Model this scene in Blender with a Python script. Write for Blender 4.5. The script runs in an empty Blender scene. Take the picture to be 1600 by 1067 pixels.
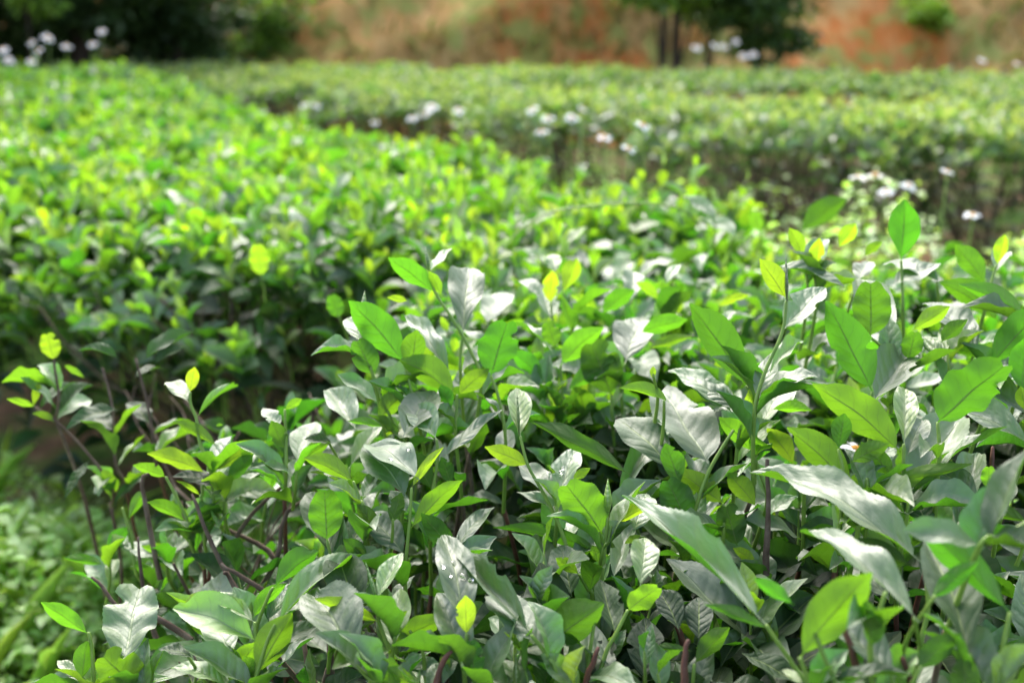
import bpy, math, random
import numpy as np
from mathutils import Vector, Matrix

random.seed(7)
rng = np.random.default_rng(7)
sc = bpy.context.scene
C = sc.collection
R = math.radians

# ------------------------------------------------------------------ camera
FPX = 1797.0                      # focal length in pixels of a 1600 px wide frame
CAMZ, PITCH = 1.10, 15.3
cd = bpy.data.cameras.new('camera')
cd.sensor_width = 36.0
cd.lens = 36.0 * FPX / 1600
cd.clip_start, cd.clip_end = 0.05, 1000
cd.dof.use_dof = True
cd.dof.focus_distance = 0.90
cd.dof.aperture_fstop = 4.5
cam = bpy.data.objects.new('camera', cd)
cam.location = (0, 0, CAMZ)
cam.rotation_euler = (R(90 - PITCH), 0, 0)
C.objects.link(cam)
sc.camera = cam
FWD = Vector((0, math.cos(R(PITCH)), -math.sin(R(PITCH))))
UP = Vector((0, math.sin(R(PITCH)), math.cos(R(PITCH))))
RIGHT = Vector((1, 0, 0))
CAM = Vector((0, 0, CAMZ))
WUP = Vector((0, 0, 1))

def at(x, y, z):
    return CAM + z * (FWD + RIGHT * ((x - 800) / FPX) + UP * ((533.5 - y) / FPX))

# ------------------------------------------------------------------ world and sun
SUN_EL, SUN_AZ = 46, -12          # high, ahead of the camera, behind thin cloud
w = bpy.data.worlds.new('World')
sc.world = w
w.use_nodes = True
nt = w.node_tree
nt.nodes.clear()
sky = nt.nodes.new('ShaderNodeTexSky')
sky.sky_type = 'NISHITA'
sky.sun_disc = False
sky.sun_elevation = R(SUN_EL)
sky.sun_rotation = R(SUN_AZ)
sky.air_density = 1.0
sky.dust_density = 4.0
sky.ozone_density = 1.0
hs = nt.nodes.new('ShaderNodeHueSaturation')
hs.inputs['Saturation'].default_value = 0.85     # thin white overcast
bg = nt.nodes.new('ShaderNodeBackground')
bg.inputs['Strength'].default_value = 0.125
wo = nt.nodes.new('ShaderNodeOutputWorld')
nt.links.new(sky.outputs[0], hs.inputs['Color'])
nt.links.new(hs.outputs[0], bg.inputs[0])
nt.links.new(bg.outputs[0], wo.inputs[0])

sd = bpy.data.lights.new('sun', 'SUN')
sd.energy = 1.5
sd.angle = R(48)
sd.color = (1.0, 0.98, 0.95)
sun = bpy.data.objects.new('sun', sd)
sun.rotation_euler = Vector((-math.sin(R(SUN_AZ)) * math.cos(R(SUN_EL)),
                             -math.cos(R(SUN_AZ)) * math.cos(R(SUN_EL)),
                             -math.sin(R(SUN_EL)))).to_track_quat('-Z', 'Y').to_euler()
sun.location = (0, 4, 8)
C.objects.link(sun)

sc.view_settings.view_transform = 'Standard'
sc.view_settings.look = 'None'
sc.view_settings.gamma = 1
sc.view_settings.use_curve_mapping = False
sc.view_settings.exposure = 1.95
sc.render.engine = 'CYCLES'
cy = sc.cycles
cy.max_bounces = 8
cy.diffuse_bounces = 3
cy.glossy_bounces = 3
cy.transmission_bounces = 6
cy.transparent_max_bounces = 8
cy.use_denoising = True
cy.sample_clamp_indirect = 6

# ------------------------------------------------------------------ node helpers
class NT:
    def __init__(self, name):
        self.m = bpy.data.materials.new(name)
        self.m.use_nodes = True
        self.t = self.m.node_tree
        self.t.nodes.clear()
        self.out = self.t.nodes.new('ShaderNodeOutputMaterial')
    def n(self, kind, **kw):
        nd = self.t.nodes.new(kind)
        for k, v in kw.items():
            setattr(nd, k, v)
        return nd
    def l(self, a, b):
        self.t.links.new(a, b)
    def math(self, op, a, b=None, c=None, clamp=False):
        nd = self.n('ShaderNodeMath', operation=op, use_clamp=clamp)
        for i, v in enumerate((a, b, c)):
            if v is None:
                continue
            if isinstance(v, (int, float)):
                nd.inputs[i].default_value = v
            else:
                self.l(v, nd.inputs[i])
        return nd.outputs[0]
    def smooth(self, v, a, b, to0=0.0, to1=1.0):
        nd = self.n('ShaderNodeMapRange', interpolation_type='SMOOTHSTEP')
        self.l(v, nd.inputs[0])
        for i, x in enumerate((a, b, to0, to1)):
            nd.inputs[i + 1].default_value = x
        return nd.outputs[0]
    def ramp(self, v, stops):
        nd = self.n('ShaderNodeValToRGB')
        els = nd.color_ramp.elements
        while len(els) < len(stops):
            els.new(0.5)
        for e, (p, c) in zip(els, stops):
            e.position = p
            e.color = (*c, 1)
        self.l(v, nd.inputs[0])
        return nd.outputs[0]
    def mix(self, fac, a, b, mode='MIX'):
        nd = self.n('ShaderNodeMix', data_type='RGBA', blend_type=mode)
        for sock, v in ((nd.inputs[0], fac), (nd.inputs[6], a), (nd.inputs[7], b)):
            if isinstance(v, (int, float)):
                sock.default_value = v
            elif isinstance(v, tuple):
                sock.default_value = (*v, 1)
            else:
                self.l(v, sock)
        return nd.outputs[2]
    def noise(self, scale, detail=4, rough=0.55, vec=None):
        nd = self.n('ShaderNodeTexNoise')
        nd.inputs['Scale'].default_value = scale
        nd.inputs['Detail'].default_value = detail
        nd.inputs['Roughness'].default_value = rough
        if vec is not None:
            self.l(vec, nd.inputs['Vector'])
        return nd.outputs[0]

def leaf_material(name, per_object, gloss=1.0, veins=7.0, stops_d=None, stops_t=None):
    """A thin leaf: waxy upper side, duller paler underside, light shining through."""
    k = NT(name)
    if per_object:
        info = k.n('ShaderNodeObjectInfo')
        src = info.outputs['Color']
    else:
        info = k.n('ShaderNodeAttribute', attribute_name='tone')
        src = info.outputs['Color']
    sep = k.n('ShaderNodeSeparateColor')
    k.l(src, sep.inputs[0])
    tone, rnd = sep.outputs[0], sep.outputs[1]
    uv = k.n('ShaderNodeTexCoord').outputs['UV']
    s = k.n('ShaderNodeSeparateXYZ')
    k.l(uv, s.inputs[0])
    a = k.math('ABSOLUTE', k.math('MULTIPLY', k.math('SUBTRACT', s.outputs[0], 0.5), 2.0))
    v = s.outputs[1]
    geo = k.n('ShaderNodeNewGeometry')
    back = geo.outputs['Backfacing']
    mid = k.smooth(k.math('ADD', a, k.math('MULTIPLY', v, 0.03)), 0.035, 0.075, 1.0, 0.0)
    q = k.math('SUBTRACT', k.math('MULTIPLY', v, veins), k.math('MULTIPLY', k.math('POWER', a, 0.8), veins * 0.17))
    obj_v = k.n('ShaderNodeTexCoord').outputs['Object']
    wob = k.noise(5.0, 3, 0.5, uv)
    q = k.math('ADD', q, k.math('MULTIPLY', wob, 0.55))
    fr = k.math('FRACT', q)
    tri = k.math('ABSOLUTE', k.math('SUBTRACT', fr, 0.5))          # 0.5 on the vein
    vein = k.math('MULTIPLY', k.smooth(tri, 0.40, 0.49), k.smooth(a, 0.95, 0.6))
    quilt = k.math('MULTIPLY', k.smooth(tri, 0.5, 0.12), k.smooth(a, 1.0, 0.75))
    fine = k.noise(38.0, 3, 0.6, uv)
    cell = k.noise(11.0, 3, 0.6, uv)
    h = k.math('ADD', k.math('MULTIPLY', quilt, k.math('ADD', 0.4, k.math('MULTIPLY', sep.outputs[2], 0.9))), k.math('MULTIPLY', fine, 0.22))
    h = k.math('ADD', h, k.math('MULTIPLY', cell, 0.55))
    h = k.math('SUBTRACT', h, k.math('MULTIPLY', mid, 0.7))
    bump = k.n('ShaderNodeBump')
    bump.inputs['Strength'].default_value = 0.45
    bump.inputs['Distance'].default_value = 0.0015 if per_object else 0.0009
    k.l(h, bump.inputs['Height'])
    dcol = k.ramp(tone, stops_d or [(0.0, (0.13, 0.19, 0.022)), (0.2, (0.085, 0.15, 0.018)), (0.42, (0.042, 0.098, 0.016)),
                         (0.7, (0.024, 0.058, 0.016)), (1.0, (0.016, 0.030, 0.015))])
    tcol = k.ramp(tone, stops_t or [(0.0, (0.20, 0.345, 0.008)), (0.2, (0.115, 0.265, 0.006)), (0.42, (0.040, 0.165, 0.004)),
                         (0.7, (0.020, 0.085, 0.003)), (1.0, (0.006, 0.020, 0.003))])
    big = k.noise(2.3, 3, 0.6, uv)
    hsv = k.n('ShaderNodeHueSaturation')
    k.l(dcol, hsv.inputs['Color'])
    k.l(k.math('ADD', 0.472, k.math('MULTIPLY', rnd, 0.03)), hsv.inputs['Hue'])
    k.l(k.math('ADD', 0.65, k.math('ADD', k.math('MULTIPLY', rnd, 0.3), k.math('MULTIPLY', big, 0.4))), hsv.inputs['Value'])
    d2 = k.mix(k.math('MULTIPLY', mid, 0.55), hsv.outputs[0], (0.20, 0.27, 0.08))
    d2 = k.mix(k.math('MULTIPLY', vein, 0.14), d2, (0.12, 0.18, 0.05))
    d2 = k.mix(k.math('MULTIPLY', back, 0.25), d2, (0.10, 0.15, 0.05))
    blem = k.smooth(k.noise(7.0, 5, 0.65, uv), 0.70, 0.76)
    d2 = k.mix(k.math('MULTIPLY', blem, 0.35), d2, (0.16, 0.11, 0.03))
    hsv2 = k.n('ShaderNodeHueSaturation')
    k.l(tcol, hsv2.inputs['Color'])
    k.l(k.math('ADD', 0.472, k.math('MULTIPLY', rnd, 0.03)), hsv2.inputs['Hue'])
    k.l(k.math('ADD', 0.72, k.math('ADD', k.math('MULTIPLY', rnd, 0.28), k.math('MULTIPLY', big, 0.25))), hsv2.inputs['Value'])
    dim = k.math('MULTIPLY', k.math('SUBTRACT', 1.0, k.math('MULTIPLY', mid, 0.72)),
                 k.math('SUBTRACT', 1.0, k.math('MULTIPLY', vein, 0.2)))
    dim = k.math('MULTIPLY', dim, k.math('SUBTRACT', 1.06, k.math('MULTIPLY', fine, 0.22)))
    t2 = k.mix(1.0, hsv2.outputs[0], dim, 'MULTIPLY')
    p = k.n('ShaderNodeBsdfPrincipled')
    k.l(d2, p.inputs['Base Color'])
    p.inputs['IOR'].default_value = 1.64
    rough = k.math('ADD', 0.50, k.math('ADD', k.math('MULTIPLY', back, 0.26), k.math('MULTIPLY', cell, 0.14)))
    k.l(rough, p.inputs['Roughness'])
    old = k.smooth(tone, 0.55, 0.80, 1.0, 0.14)
    k.l(old, p.inputs['Specular Tint'])
    k.l(k.math('MULTIPLY', gloss, k.math('SUBTRACT', 1.0, k.math('MULTIPLY', back, 0.75))), p.inputs['Specular IOR Level'])
    k.l(bump.outputs[0], p.inputs['Normal'])
    tr = k.n('ShaderNodeBsdfTranslucent')
    k.l(t2, tr.inputs['Color'])
    ad = k.n('ShaderNodeAddShader')
    k.l(p.outputs[0], ad.inputs[0])
    k.l(tr.outputs[0], ad.inputs[1])
    k.l(ad.outputs[0], k.out.inputs['Surface'])
    return k.m

def plain_material(name, stops, scale=30, rough=0.8, bump=0.3, bdist=0.001, spec=0.3, stretch=None):
    k = NT(name)
    tc = k.n('ShaderNodeTexCoord')
    vec = tc.outputs['Object']
    if stretch:
        mp = k.n('ShaderNodeMapping')
        mp.inputs['Scale'].default_value = stretch
        k.l(vec, mp.inputs[0])
        vec = mp.outputs[0]
    f = k.noise(scale, 5, 0.6, vec)
    col = k.ramp(f, stops)
    p = k.n('ShaderNodeBsdfPrincipled')
    k.l(col, p.inputs['Base Color'])
    p.inputs['Roughness'].default_value = rough
    p.inputs['Specular IOR Level'].default_value = spec
    b = k.n('ShaderNodeBump')
    b.inputs['Strength'].default_value = bump
    b.inputs['Distance'].default_value = bdist
    k.l(k.noise(scale * 3, 4, 0.6, vec), b.inputs['Height'])
    k.l(b.outputs[0], p.inputs['Normal'])
    k.l(p.outputs[0], k.out.inputs['Surface'])
    return k.m

M_LEAF = leaf_material('tea_leaf', True)
M_FOL = leaf_material('tea_foliage', False)
FAR_D = [(0.0, (0.20, 0.22, 0.06)), (0.2, (0.12, 0.165, 0.045)), (0.42, (0.06, 0.105, 0.032)), (0.7, (0.030, 0.055, 0.024)), (1.0, (0.020, 0.028, 0.018))]  # far rows: pale grey of glinting leaves painted into the leaf colour
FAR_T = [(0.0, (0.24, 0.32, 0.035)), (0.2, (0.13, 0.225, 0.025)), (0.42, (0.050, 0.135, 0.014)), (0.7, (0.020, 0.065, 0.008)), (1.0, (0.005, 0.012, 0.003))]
M_LEAF2 = leaf_material('glint_paled_tea_leaf', True, stops_d=FAR_D, stops_t=FAR_T)  # same tea leaf as the near row, with the glints' paleness in its colour
M_FOL2 = leaf_material('glint_paled_tea_foliage', False, stops_d=FAR_D, stops_t=FAR_T)
M_WEED = leaf_material('weed_leaf', False, 0.8, 6.0,
    [(0.0, (0.32, 0.42, 0.16)), (0.5, (0.17, 0.28, 0.08)), (1.0, (0.05, 0.11, 0.02))],
    [(0.0, (0.32, 0.52, 0.06)), (0.5, (0.16, 0.38, 0.03)), (1.0, (0.04, 0.12, 0.01))])
M_TREE = leaf_material('tree_leaf', False, 0.35, 7.0,
    [(0.0, (0.14, 0.24, 0.03)), (0.3, (0.06, 0.12, 0.02)), (0.6, (0.025, 0.055, 0.014)), (1.0, (0.012, 0.026, 0.010))],
    [(0.0, (0.20, 0.38, 0.015)), (0.3, (0.06, 0.15, 0.01)), (0.6, (0.02, 0.05, 0.006)), (1.0, (0.006, 0.018, 0.004))])
M_GRASS = leaf_material('grass_blade', False, 0.3, 3.0,
    [(0.0, (0.28, 0.38, 0.10)), (1.0, (0.13, 0.25, 0.05))], [(0.0, (0.30, 0.46, 0.05)), (1.0, (0.14, 0.32, 0.03))])
M_DRY = leaf_material('bank_grass', False, 0.15, 3.0,
    [(0.0, (0.42, 0.30, 0.15)), (0.4, (0.34, 0.25, 0.10)), (0.7, (0.20, 0.22, 0.07)), (1.0, (0.10, 0.17, 0.05))],
    [(0.0, (0.22, 0.15, 0.06)), (0.4, (0.18, 0.15, 0.04)), (0.7, (0.14, 0.18, 0.03)), (1.0, (0.07, 0.16, 0.02))])
M_STEM = plain_material('green_stem', [(0.3, (0.13, 0.24, 0.03)), (0.7, (0.24, 0.36, 0.06))], 60, 0.45, 0.3, 0.0006, 0.5)
M_TWIG = plain_material('brown_twig', [(0.25, (0.055, 0.035, 0.025)), (0.5, (0.13, 0.09, 0.065)), (0.75, (0.24, 0.19, 0.15))], 55, 0.85, 0.6, 0.002, 0.25)
M_RTWIG = plain_material('red_brown_twig', [(0.3, (0.07, 0.025, 0.018)), (0.7, (0.17, 0.07, 0.045))], 70, 0.6, 0.5, 0.001, 0.4)
M_BARK = plain_material('tree_bark', [(0.3, (0.028, 0.02, 0.016)), (0.7, (0.08, 0.055, 0.042))], 14, 0.9, 0.7, 0.01, 0.2, (1, 1, 0.3))
M_PETAL = plain_material('white_petal', [(0.3, (0.74, 0.74, 0.76)), (0.7, (0.84, 0.83, 0.84))], 40, 0.6, 0.2, 0.0004)
M_DISC = plain_material('yellow_flower_disc', [(0.3, (0.55, 0.20, 0.015)), (0.7, (0.78, 0.40, 0.03))], 300, 0.7, 0.9, 0.001)
M_DEAD = plain_material('dead_leaf', [(0.3, (0.20, 0.085, 0.04)), (0.7, (0.42, 0.22, 0.11))], 40, 0.75, 0.5, 0.001)

def petal_material():
    k = NT('white_ray_petal')
    d = k.n('ShaderNodeBsdfDiffuse')
    d.inputs[0].default_value = (.62, .62, .64, 1)
    t = k.n('ShaderNodeBsdfTranslucent')
    t.inputs[0].default_value = (.34, .33, .33, 1)
    a = k.n('ShaderNodeAddShader')
    k.l(d.outputs[0], a.inputs[0])
    k.l(t.outputs[0], a.inputs[1])
    k.l(a.outputs[0], k.out.inputs['Surface'])
    return k.m
M_PETAL = petal_material()

def drop_material():
    k = NT('water_drop')
    p = k.n('ShaderNodeBsdfPrincipled')
    p.inputs['Roughness'].default_value = 0.02
    p.inputs['IOR'].default_value = 1.33
    p.inputs['Transmission Weight'].default_value = 1.0
    p.inputs['Base Color'].default_value = (1, 1, 1, 1)
    k.l(p.outputs[0], k.out.inputs['Surface'])
    return k.m
M_DROP = drop_material()

def ground_material():
    k = NT('ground_soil')
    pos = k.n('ShaderNodeNewGeometry').outputs['Position']
    f = k.noise(3.0, 6, 0.6, pos)
    g = k.noise(14.0, 5, 0.65, pos)
    soil = k.ramp(g, [(0.3, (0.075, 0.043, 0.026)), (0.55, (0.15, 0.085, 0.05)), (0.75, (0.25, 0.16, 0.09))])
    green = k.ramp(g, [(0.3, (0.03, 0.075, 0.012)), (0.7, (0.10, 0.19, 0.03))])
    col = k.mix(k.smooth(f, 0.38, 0.6), soil, green)
    p = k.n('ShaderNodeBsdfPrincipled')
    k.l(col, p.inputs['Base Color'])
    p.inputs['Roughness'].default_value = 0.95
    p.inputs['Specular IOR Level'].default_value = 0.1
    b = k.n('ShaderNodeBump')
    b.inputs['Distance'].default_value = 0.03
    k.l(g, b.inputs['Height'])
    k.l(b.outputs[0], p.inputs['Normal'])
    k.l(p.outputs[0], k.out.inputs['Surface'])
    return k.m

def bank_material():
    k = NT('red_earth')
    pos = k.n('ShaderNodeNewGeometry').outputs['Position']
    mp = k.n('ShaderNodeMapping')
    mp.inputs['Scale'].default_value = (1.0, 0.5, 0.35)
    k.l(pos, mp.inputs[0])
    f = k.noise(1.1, 6, 0.62, mp.outputs[0])
    g = k.noise(5.0, 6, 0.65, mp.outputs[0])
    h = k.noise(2.6, 5, 0.6, pos)
    red = k.ramp(g, [(0.3, (0.42, 0.11, 0.025)), (0.5, (0.56, 0.185, 0.05)), (0.72, (0.62, 0.31, 0.12))])
    dry = k.ramp(g, [(0.3, (0.42, 0.24, 0.075)), (0.7, (0.58, 0.37, 0.15))])
    grn = k.ramp(g, [(0.3, (0.22, 0.26, 0.06)), (0.7, (0.38, 0.39, 0.11))])
    c = k.mix(k.smooth(f, 0.46, 0.58), red, dry)
    c = k.mix(k.math('MULTIPLY', k.smooth(h, 0.49, 0.62), 0.85), c, grn)
    p = k.n('ShaderNodeBsdfPrincipled')
    k.l(c, p.inputs['Base Color'])
    p.inputs['Roughness'].default_value = 0.95
    p.inputs['Specular IOR Level'].default_value = 0.1
    b = k.n('ShaderNodeBump')
    b.inputs['Distance'].default_value = 0.06
    k.l(g, b.inputs['Height'])
    k.l(b.outputs[0], p.inputs['Normal'])
    k.l(p.outputs[0], k.out.inputs['Surface'])
    return k.m

# ------------------------------------------------------------------ object helpers
def empty(name, loc, label, cat, group=None):
    o = bpy.data.objects.new(name, None)
    o.empty_display_size = 0.1
    o.location = loc
    C.objects.link(o)
    o['label'] = label
    o['category'] = cat
    if group:
        o['group'] = group
    return o

def link(name, me, parent=None, mat=None):
    o = bpy.data.objects.new(name, me)
    C.objects.link(o)
    if mat is not None and len(me.materials) == 0:
        me.materials.append(mat)
    if parent is not None:
        o.parent = parent
        o.matrix_parent_inverse = Matrix.Translation(-Vector(parent.location))
    return o

def np_mesh(name, verts, faces, uvs=None, tone=None, smooth=True, mat=None):
    """verts (n,3); faces (m,4) quads; uvs (n,2) and tone (n,4) per vertex"""
    me = bpy.data.meshes.new(name)
    verts = np.asarray(verts, np.float32)
    faces = np.asarray(faces, np.int32)
    nf, nv = faces.shape
    me.vertices.add(len(verts))
    me.vertices.foreach_set('co', verts.ravel())
    me.loops.add(nf * nv)
    me.loops.foreach_set('vertex_index', faces.ravel())
    me.polygons.add(nf)
    me.polygons.foreach_set('loop_start', np.arange(0, nf * nv, nv, dtype=np.int32))
    me.polygons.foreach_set('use_smooth', np.full(nf, smooth))
    if uvs is not None:
        ul = me.uv_layers.new(name='UVMap')
        ul.data.foreach_set('uv', np.asarray(uvs, np.float32)[faces.ravel()].ravel())
    if tone is not None:
        at_ = me.attributes.new('tone', 'FLOAT_COLOR', 'POINT')
        at_.data.foreach_set('color', np.asarray(tone, np.float32).ravel())
    me.update(calc_edges=True)
    if mat:
        me.materials.append(mat)
    return me

class Tubes:
    def __init__(self, sides=6):
        self.v, self.f, self.sides = [], [], sides
    def add(self, pts, radii):
        n, k = len(pts), self.sides
        base = len(self.v)
        prev = None
        for i, p in enumerate(pts):
            d = (pts[min(i + 1, n - 1)] - pts[max(i - 1, 0)])
            d = d.normalized() if d.length > 1e-9 else Vector((0, 0, 1))
            if prev is None:
                a = d.cross(Vector((0.31, 0.95, 0.1)))
                if a.length < 0.05:
                    a = d.cross(Vector((1, 0, 0)))
            else:
                a = prev - d * prev.dot(d)
            a.normalize()
            prev = a
            b = d.cross(a)
            for j in range(k):
                t = 2 * math.pi * j / k
                self.v.append(p + (a * math.cos(t) + b * math.sin(t)) * radii[i])
        for i in range(n - 1):
            for j in range(k):
                j2 = (j + 1) % k
                self.f.append((base + i * k + j, base + i * k + j2, base + (i + 1) * k + j2, base + (i + 1) * k + j))
        c = len(self.v)                                  # closing cap
        self.v.append(pts[-1] + (pts[-1] - pts[-2]).normalized() * radii[-1] * 0.5)
        for j in range(k):
            o = base + (n - 1) * k
            self.f.append((o + j, o + (j + 1) % k, c, c))
    def build(self, name, parent, mat):
        me = bpy.data.meshes.new(name)
        fs = [f if f[2] != f[3] else f[:3] for f in self.f]
        me.from_pydata([tuple(p) for p in self.v], [], fs)
        me.polygons.foreach_set('use_smooth', [True] * len(me.polygons))
        me.update()
        me.materials.append(mat)
        return link(name, me, parent)

def curve_pts(pts, n=4):
    """Catmull-Rom through pts"""
    if len(pts) < 3:
        return list(pts)
    out = []
    for i in range(len(pts) - 1):
        p0, p1, p2, p3 = pts[max(i - 1, 0)], pts[i], pts[i + 1], pts[min(i + 2, len(pts) - 1)]
        for j in range(n):
            t = j / n
            out.append(0.5 * ((2 * p1) + (p2 - p0) * t + (2 * p0 - 5 * p1 + 4 * p2 - p3) * t * t + (3 * p1 - p0 - 3 * p2 + p3) * t ** 3))
    out.append(pts[-1])
    return out

# ------------------------------------------------------------------ leaf shapes (length 1 along +Y, width 1, upper side +Z)
def leaf_grid(nl, nw, bend=0.5, fold=0.25, wave=0.05, seed=0, wide=0.45, blunt=False, serr=0.02, twist=0.0, stalk=0.05, notch=0.0):
    r = random.Random(seed)
    ph = [r.uniform(0, 6.28) for _ in range(4)]
    fq = [r.uniform(1.5, 3.2) for _ in range(2)]
    bites = [(r.uniform(.35, .9), r.uniform(.03, .07), r.choice([-1, 1]), r.uniform(.2, .5)) for _ in range(r.choice([0, 0, 0, 1, 2]))] if nl > 40 else []
    V, U = [], []
    y = z = 0.0
    dt = 1.0 / nl
    for i in range(nl + 1):
        t = i * dt
        th = bend * (t ** 1.2) - 0.35 * bend
        if i:
            y += math.cos(th) * dt
            z -= math.sin(th) * dt
        if t < stalk:
            hw = 0.035
        else:
            q = (t - stalk) / (1 - stalk)
            if blunt:
                hw = max(0.03, math.sin(math.pi * min(1, q ** 0.8 * 0.93 + 0.0)) ** 0.62)
                if q > 0.97:
                    hw *= 0.75
            else:
                e = math.log(0.5) / math.log(wide)
                hw = max(0.02, math.sin(math.pi * q ** e)) ** 0.86
                if q > 0.86:                               # drawn-out tip
                    hw = hw * 0.82 + 0.02
                hw = max(hw, 0.012)
        tw = twist * t
        for j in range(-nw, nw + 1):
            s = j / nw
            h = hw
            if abs(j) == nw and serr and t > 0.15 and i < nl:
                h *= 1 + (serr if i % 2 else -serr * 0.4) + r.uniform(-0.006, 0.006)
            for bt, bw, bs, bd in bites:
                if s * bs > 0.3 and abs(t - bt) < bw:
                    h *= 1 - bd * (1 - ((t - bt) / bw) ** 2) * abs(s)
            x = s * h * 0.5
            yy = y + (0.006 * abs(s) if i % 2 and abs(j) == nw else 0.0)
            if notch and t > 0.8:
                yy += notch * abs(s) * (t - 0.8) / 0.2
            zz = z + fold * abs(x) * 0.8 - 0.25 * fold * x * x
            zz += wave * (s * s) * hw * math.sin(fq[0] * 6.28 * t + ph[0] + (0.0 if s > 0 else ph[1])) * 0.5
            zz += 0.018 * math.sin(9 * t + ph[2] + 3 * s) * hw
            xx = x * math.cos(tw) - zz * 0.0
            zz += x * math.sin(tw)
            V.append((xx, yy, zz))
            U.append((s * 0.5 + 0.5, t))
    # chord along +Y, unit length
    tip = V[-nw - 1]
    a = math.atan2(tip[2], tip[1])
    ln = math.hypot(tip[1], tip[2])
    ca, sa = math.cos(-a), math.sin(-a)
    V = [(x, (yy * ca - zz * sa) / ln, (yy * sa + zz * ca) / ln) for x, yy, zz in V]
    W = 2 * nw + 1
    F = []
    for i in range(nl):
        for j in range(2 * nw):
            o = i * W + j
            F.append((o, o + 1, o + W + 1, o + W))
    return np.array(V, np.float32), np.array(F, np.int32), np.array(U, np.float32)

HERO = []
for k in range(16):
    r = random.Random(100 + k)
    HERO.append(np_mesh('leaf', *leaf_grid(56, 3, bend=r.uniform(0.1, 0.75), fold=r.uniform(0.08, 0.5), wave=r.uniform(0.01, 0.06),
                seed=k, wide=r.uniform(0.42, 0.52), twist=r.uniform(-0.22, 0.22)), mat=M_LEAF))
BLUNT = []
for k in range(5):
    r = random.Random(200 + k)
    BLUNT.append(np_mesh('leaf', *leaf_grid(50, 3, bend=r.uniform(0.1, 0.5), fold=r.uniform(0.1, 0.4), wave=r.uniform(0.06, 0.16),
                 seed=50 + k, blunt=True, twist=r.uniform(-0.2, 0.2), notch=r.uniform(0, 0.06)), mat=M_LEAF))
MID = []
for k in range(10):
    r = random.Random(300 + k)
    MID.append(np_mesh('leaf', *leaf_grid(12, 2, bend=r.uniform(0.1, 1.1), fold=r.uniform(0.15, 0.8), wave=r.uniform(0.03, 0.14),
               seed=80 + k, wide=r.uniform(0.42, 0.55), serr=0, twist=r.uniform(-0.4, 0.4)), mat=M_LEAF))
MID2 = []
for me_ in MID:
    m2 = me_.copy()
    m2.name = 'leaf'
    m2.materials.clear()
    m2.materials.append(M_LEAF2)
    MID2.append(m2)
LOWT = [leaf_grid(6, 1, bend=b, fold=f, wave=0, seed=5 + i, wide=0.48, serr=0, twist=tw)
        for i, (b, f, tw) in enumerate([(0.2, 0.5, 0.2), (0.7, 0.3, -0.3), (1.0, 0.5, 0.1), (0.4, 0.8, -0.1)])]
TINYT = [leaf_grid(3, 1, bend=b, fold=f, wave=0, seed=5 + i, wide=0.5, serr=0, stalk=0.0)
         for i, (b, f) in enumerate([(0.3, 0.5), (0.8, 0.3)])]
BLADET = [leaf_grid(5, 1, bend=b, fold=0.5, wave=0, seed=9 + i, wide=0.3, serr=0, stalk=0.0) for i, b in enumerate([0.3, 0.9, 1.6])]

def bud_mesh():
    t = Tubes(6)
    pts = [Vector((0.03 * math.sin(3 * i / 7), i / 7, 0.02 * i / 7)) for i in range(8)]
    t.add(pts, [0.14, 0.36, 0.5, 0.5, 0.42, 0.3, 0.17, 0.03])
    me = bpy.data.meshes.new('bud')
    me.from_pydata([(p.x, p.y, p.z * 0.6) for p in t.v], [], [f if f[2] != f[3] else f[:3] for f in t.f])
    me.polygons.foreach_set('use_smooth', [True] * len(me.polygons))
    ul = me.uv_layers.new(name='UVMap')
    for lp in me.loops:
        co = me.vertices[lp.vertex_index].co
        ul.data[lp.index].uv = (0.5 + 0.5 * abs(co.x), co.y)
    me.materials.append(M_LEAF)
    return me
BUD = bud_mesh()

def frame(base, axis, nrm, L, W):
    y = axis.normalized()
    z = (nrm - y * nrm.dot(y)).normalized()
    x = y.cross(z)
    m = Matrix(((x.x * W, y.x * L, z.x * L, base.x), (x.y * W, y.y * L, z.y * L, base.y), (x.z * W, y.z * L, z.z * L, base.z), (0, 0, 0, 1)))
    return m

def put_leaf(parent, me, m, tone, name='leaf'):
    o = bpy.data.objects.new(name, me)
    C.objects.link(o)
    o.parent = parent
    o.matrix_parent_inverse = Matrix.Translation(-Vector(parent.location))
    o.matrix_basis = m
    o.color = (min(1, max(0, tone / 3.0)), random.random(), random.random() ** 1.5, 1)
    return o

def stuff_mesh(name, leaves, templates, parent, mat):
    """leaves: list of (Matrix 4x4, tone) -> one joined mesh"""
    VV, FF, UU, TT = [], [], [], []
    off = 0
    groups = {}
    for i, lf in enumerate(leaves):
        groups.setdefault(i % len(templates), []).append(lf)
    for g, lst in groups.items():
        tv, tf, tu = templates[g]
        ms = np.array([np.array(m, np.float32) for m, _ in lst])
        hv = np.concatenate([tv, np.ones((len(tv), 1), np.float32)], 1)
        v = np.einsum('nij,vj->nvi', ms[:, :3, :], hv)
        n, k = len(lst), len(tv)
        f = tf[None] + (np.arange(n) * k)[:, None, None] + off
        tone = np.array([[min(1, max(0, t / 3.0)), random.random(), random.random(), 1] for _, t in lst], np.float32)
        VV.append(v.reshape(-1, 3))
        FF.append(f.reshape(-1, 4))
        UU.append(np.tile(tu, (n, 1)))
        TT.append(np.repeat(tone, k, 0))
        off += n * k
    me = np_mesh(name, np.concatenate(VV), np.concatenate(FF), np.concatenate(UU), np.concatenate(TT), mat=mat)
    o = link(name, me, parent)
    o['kind'] = 'stuff'
    return o

def rv(a=1.0):
    return Vector((random.uniform(-a, a), random.uniform(-a, a), random.uniform(-a, a)))

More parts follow.
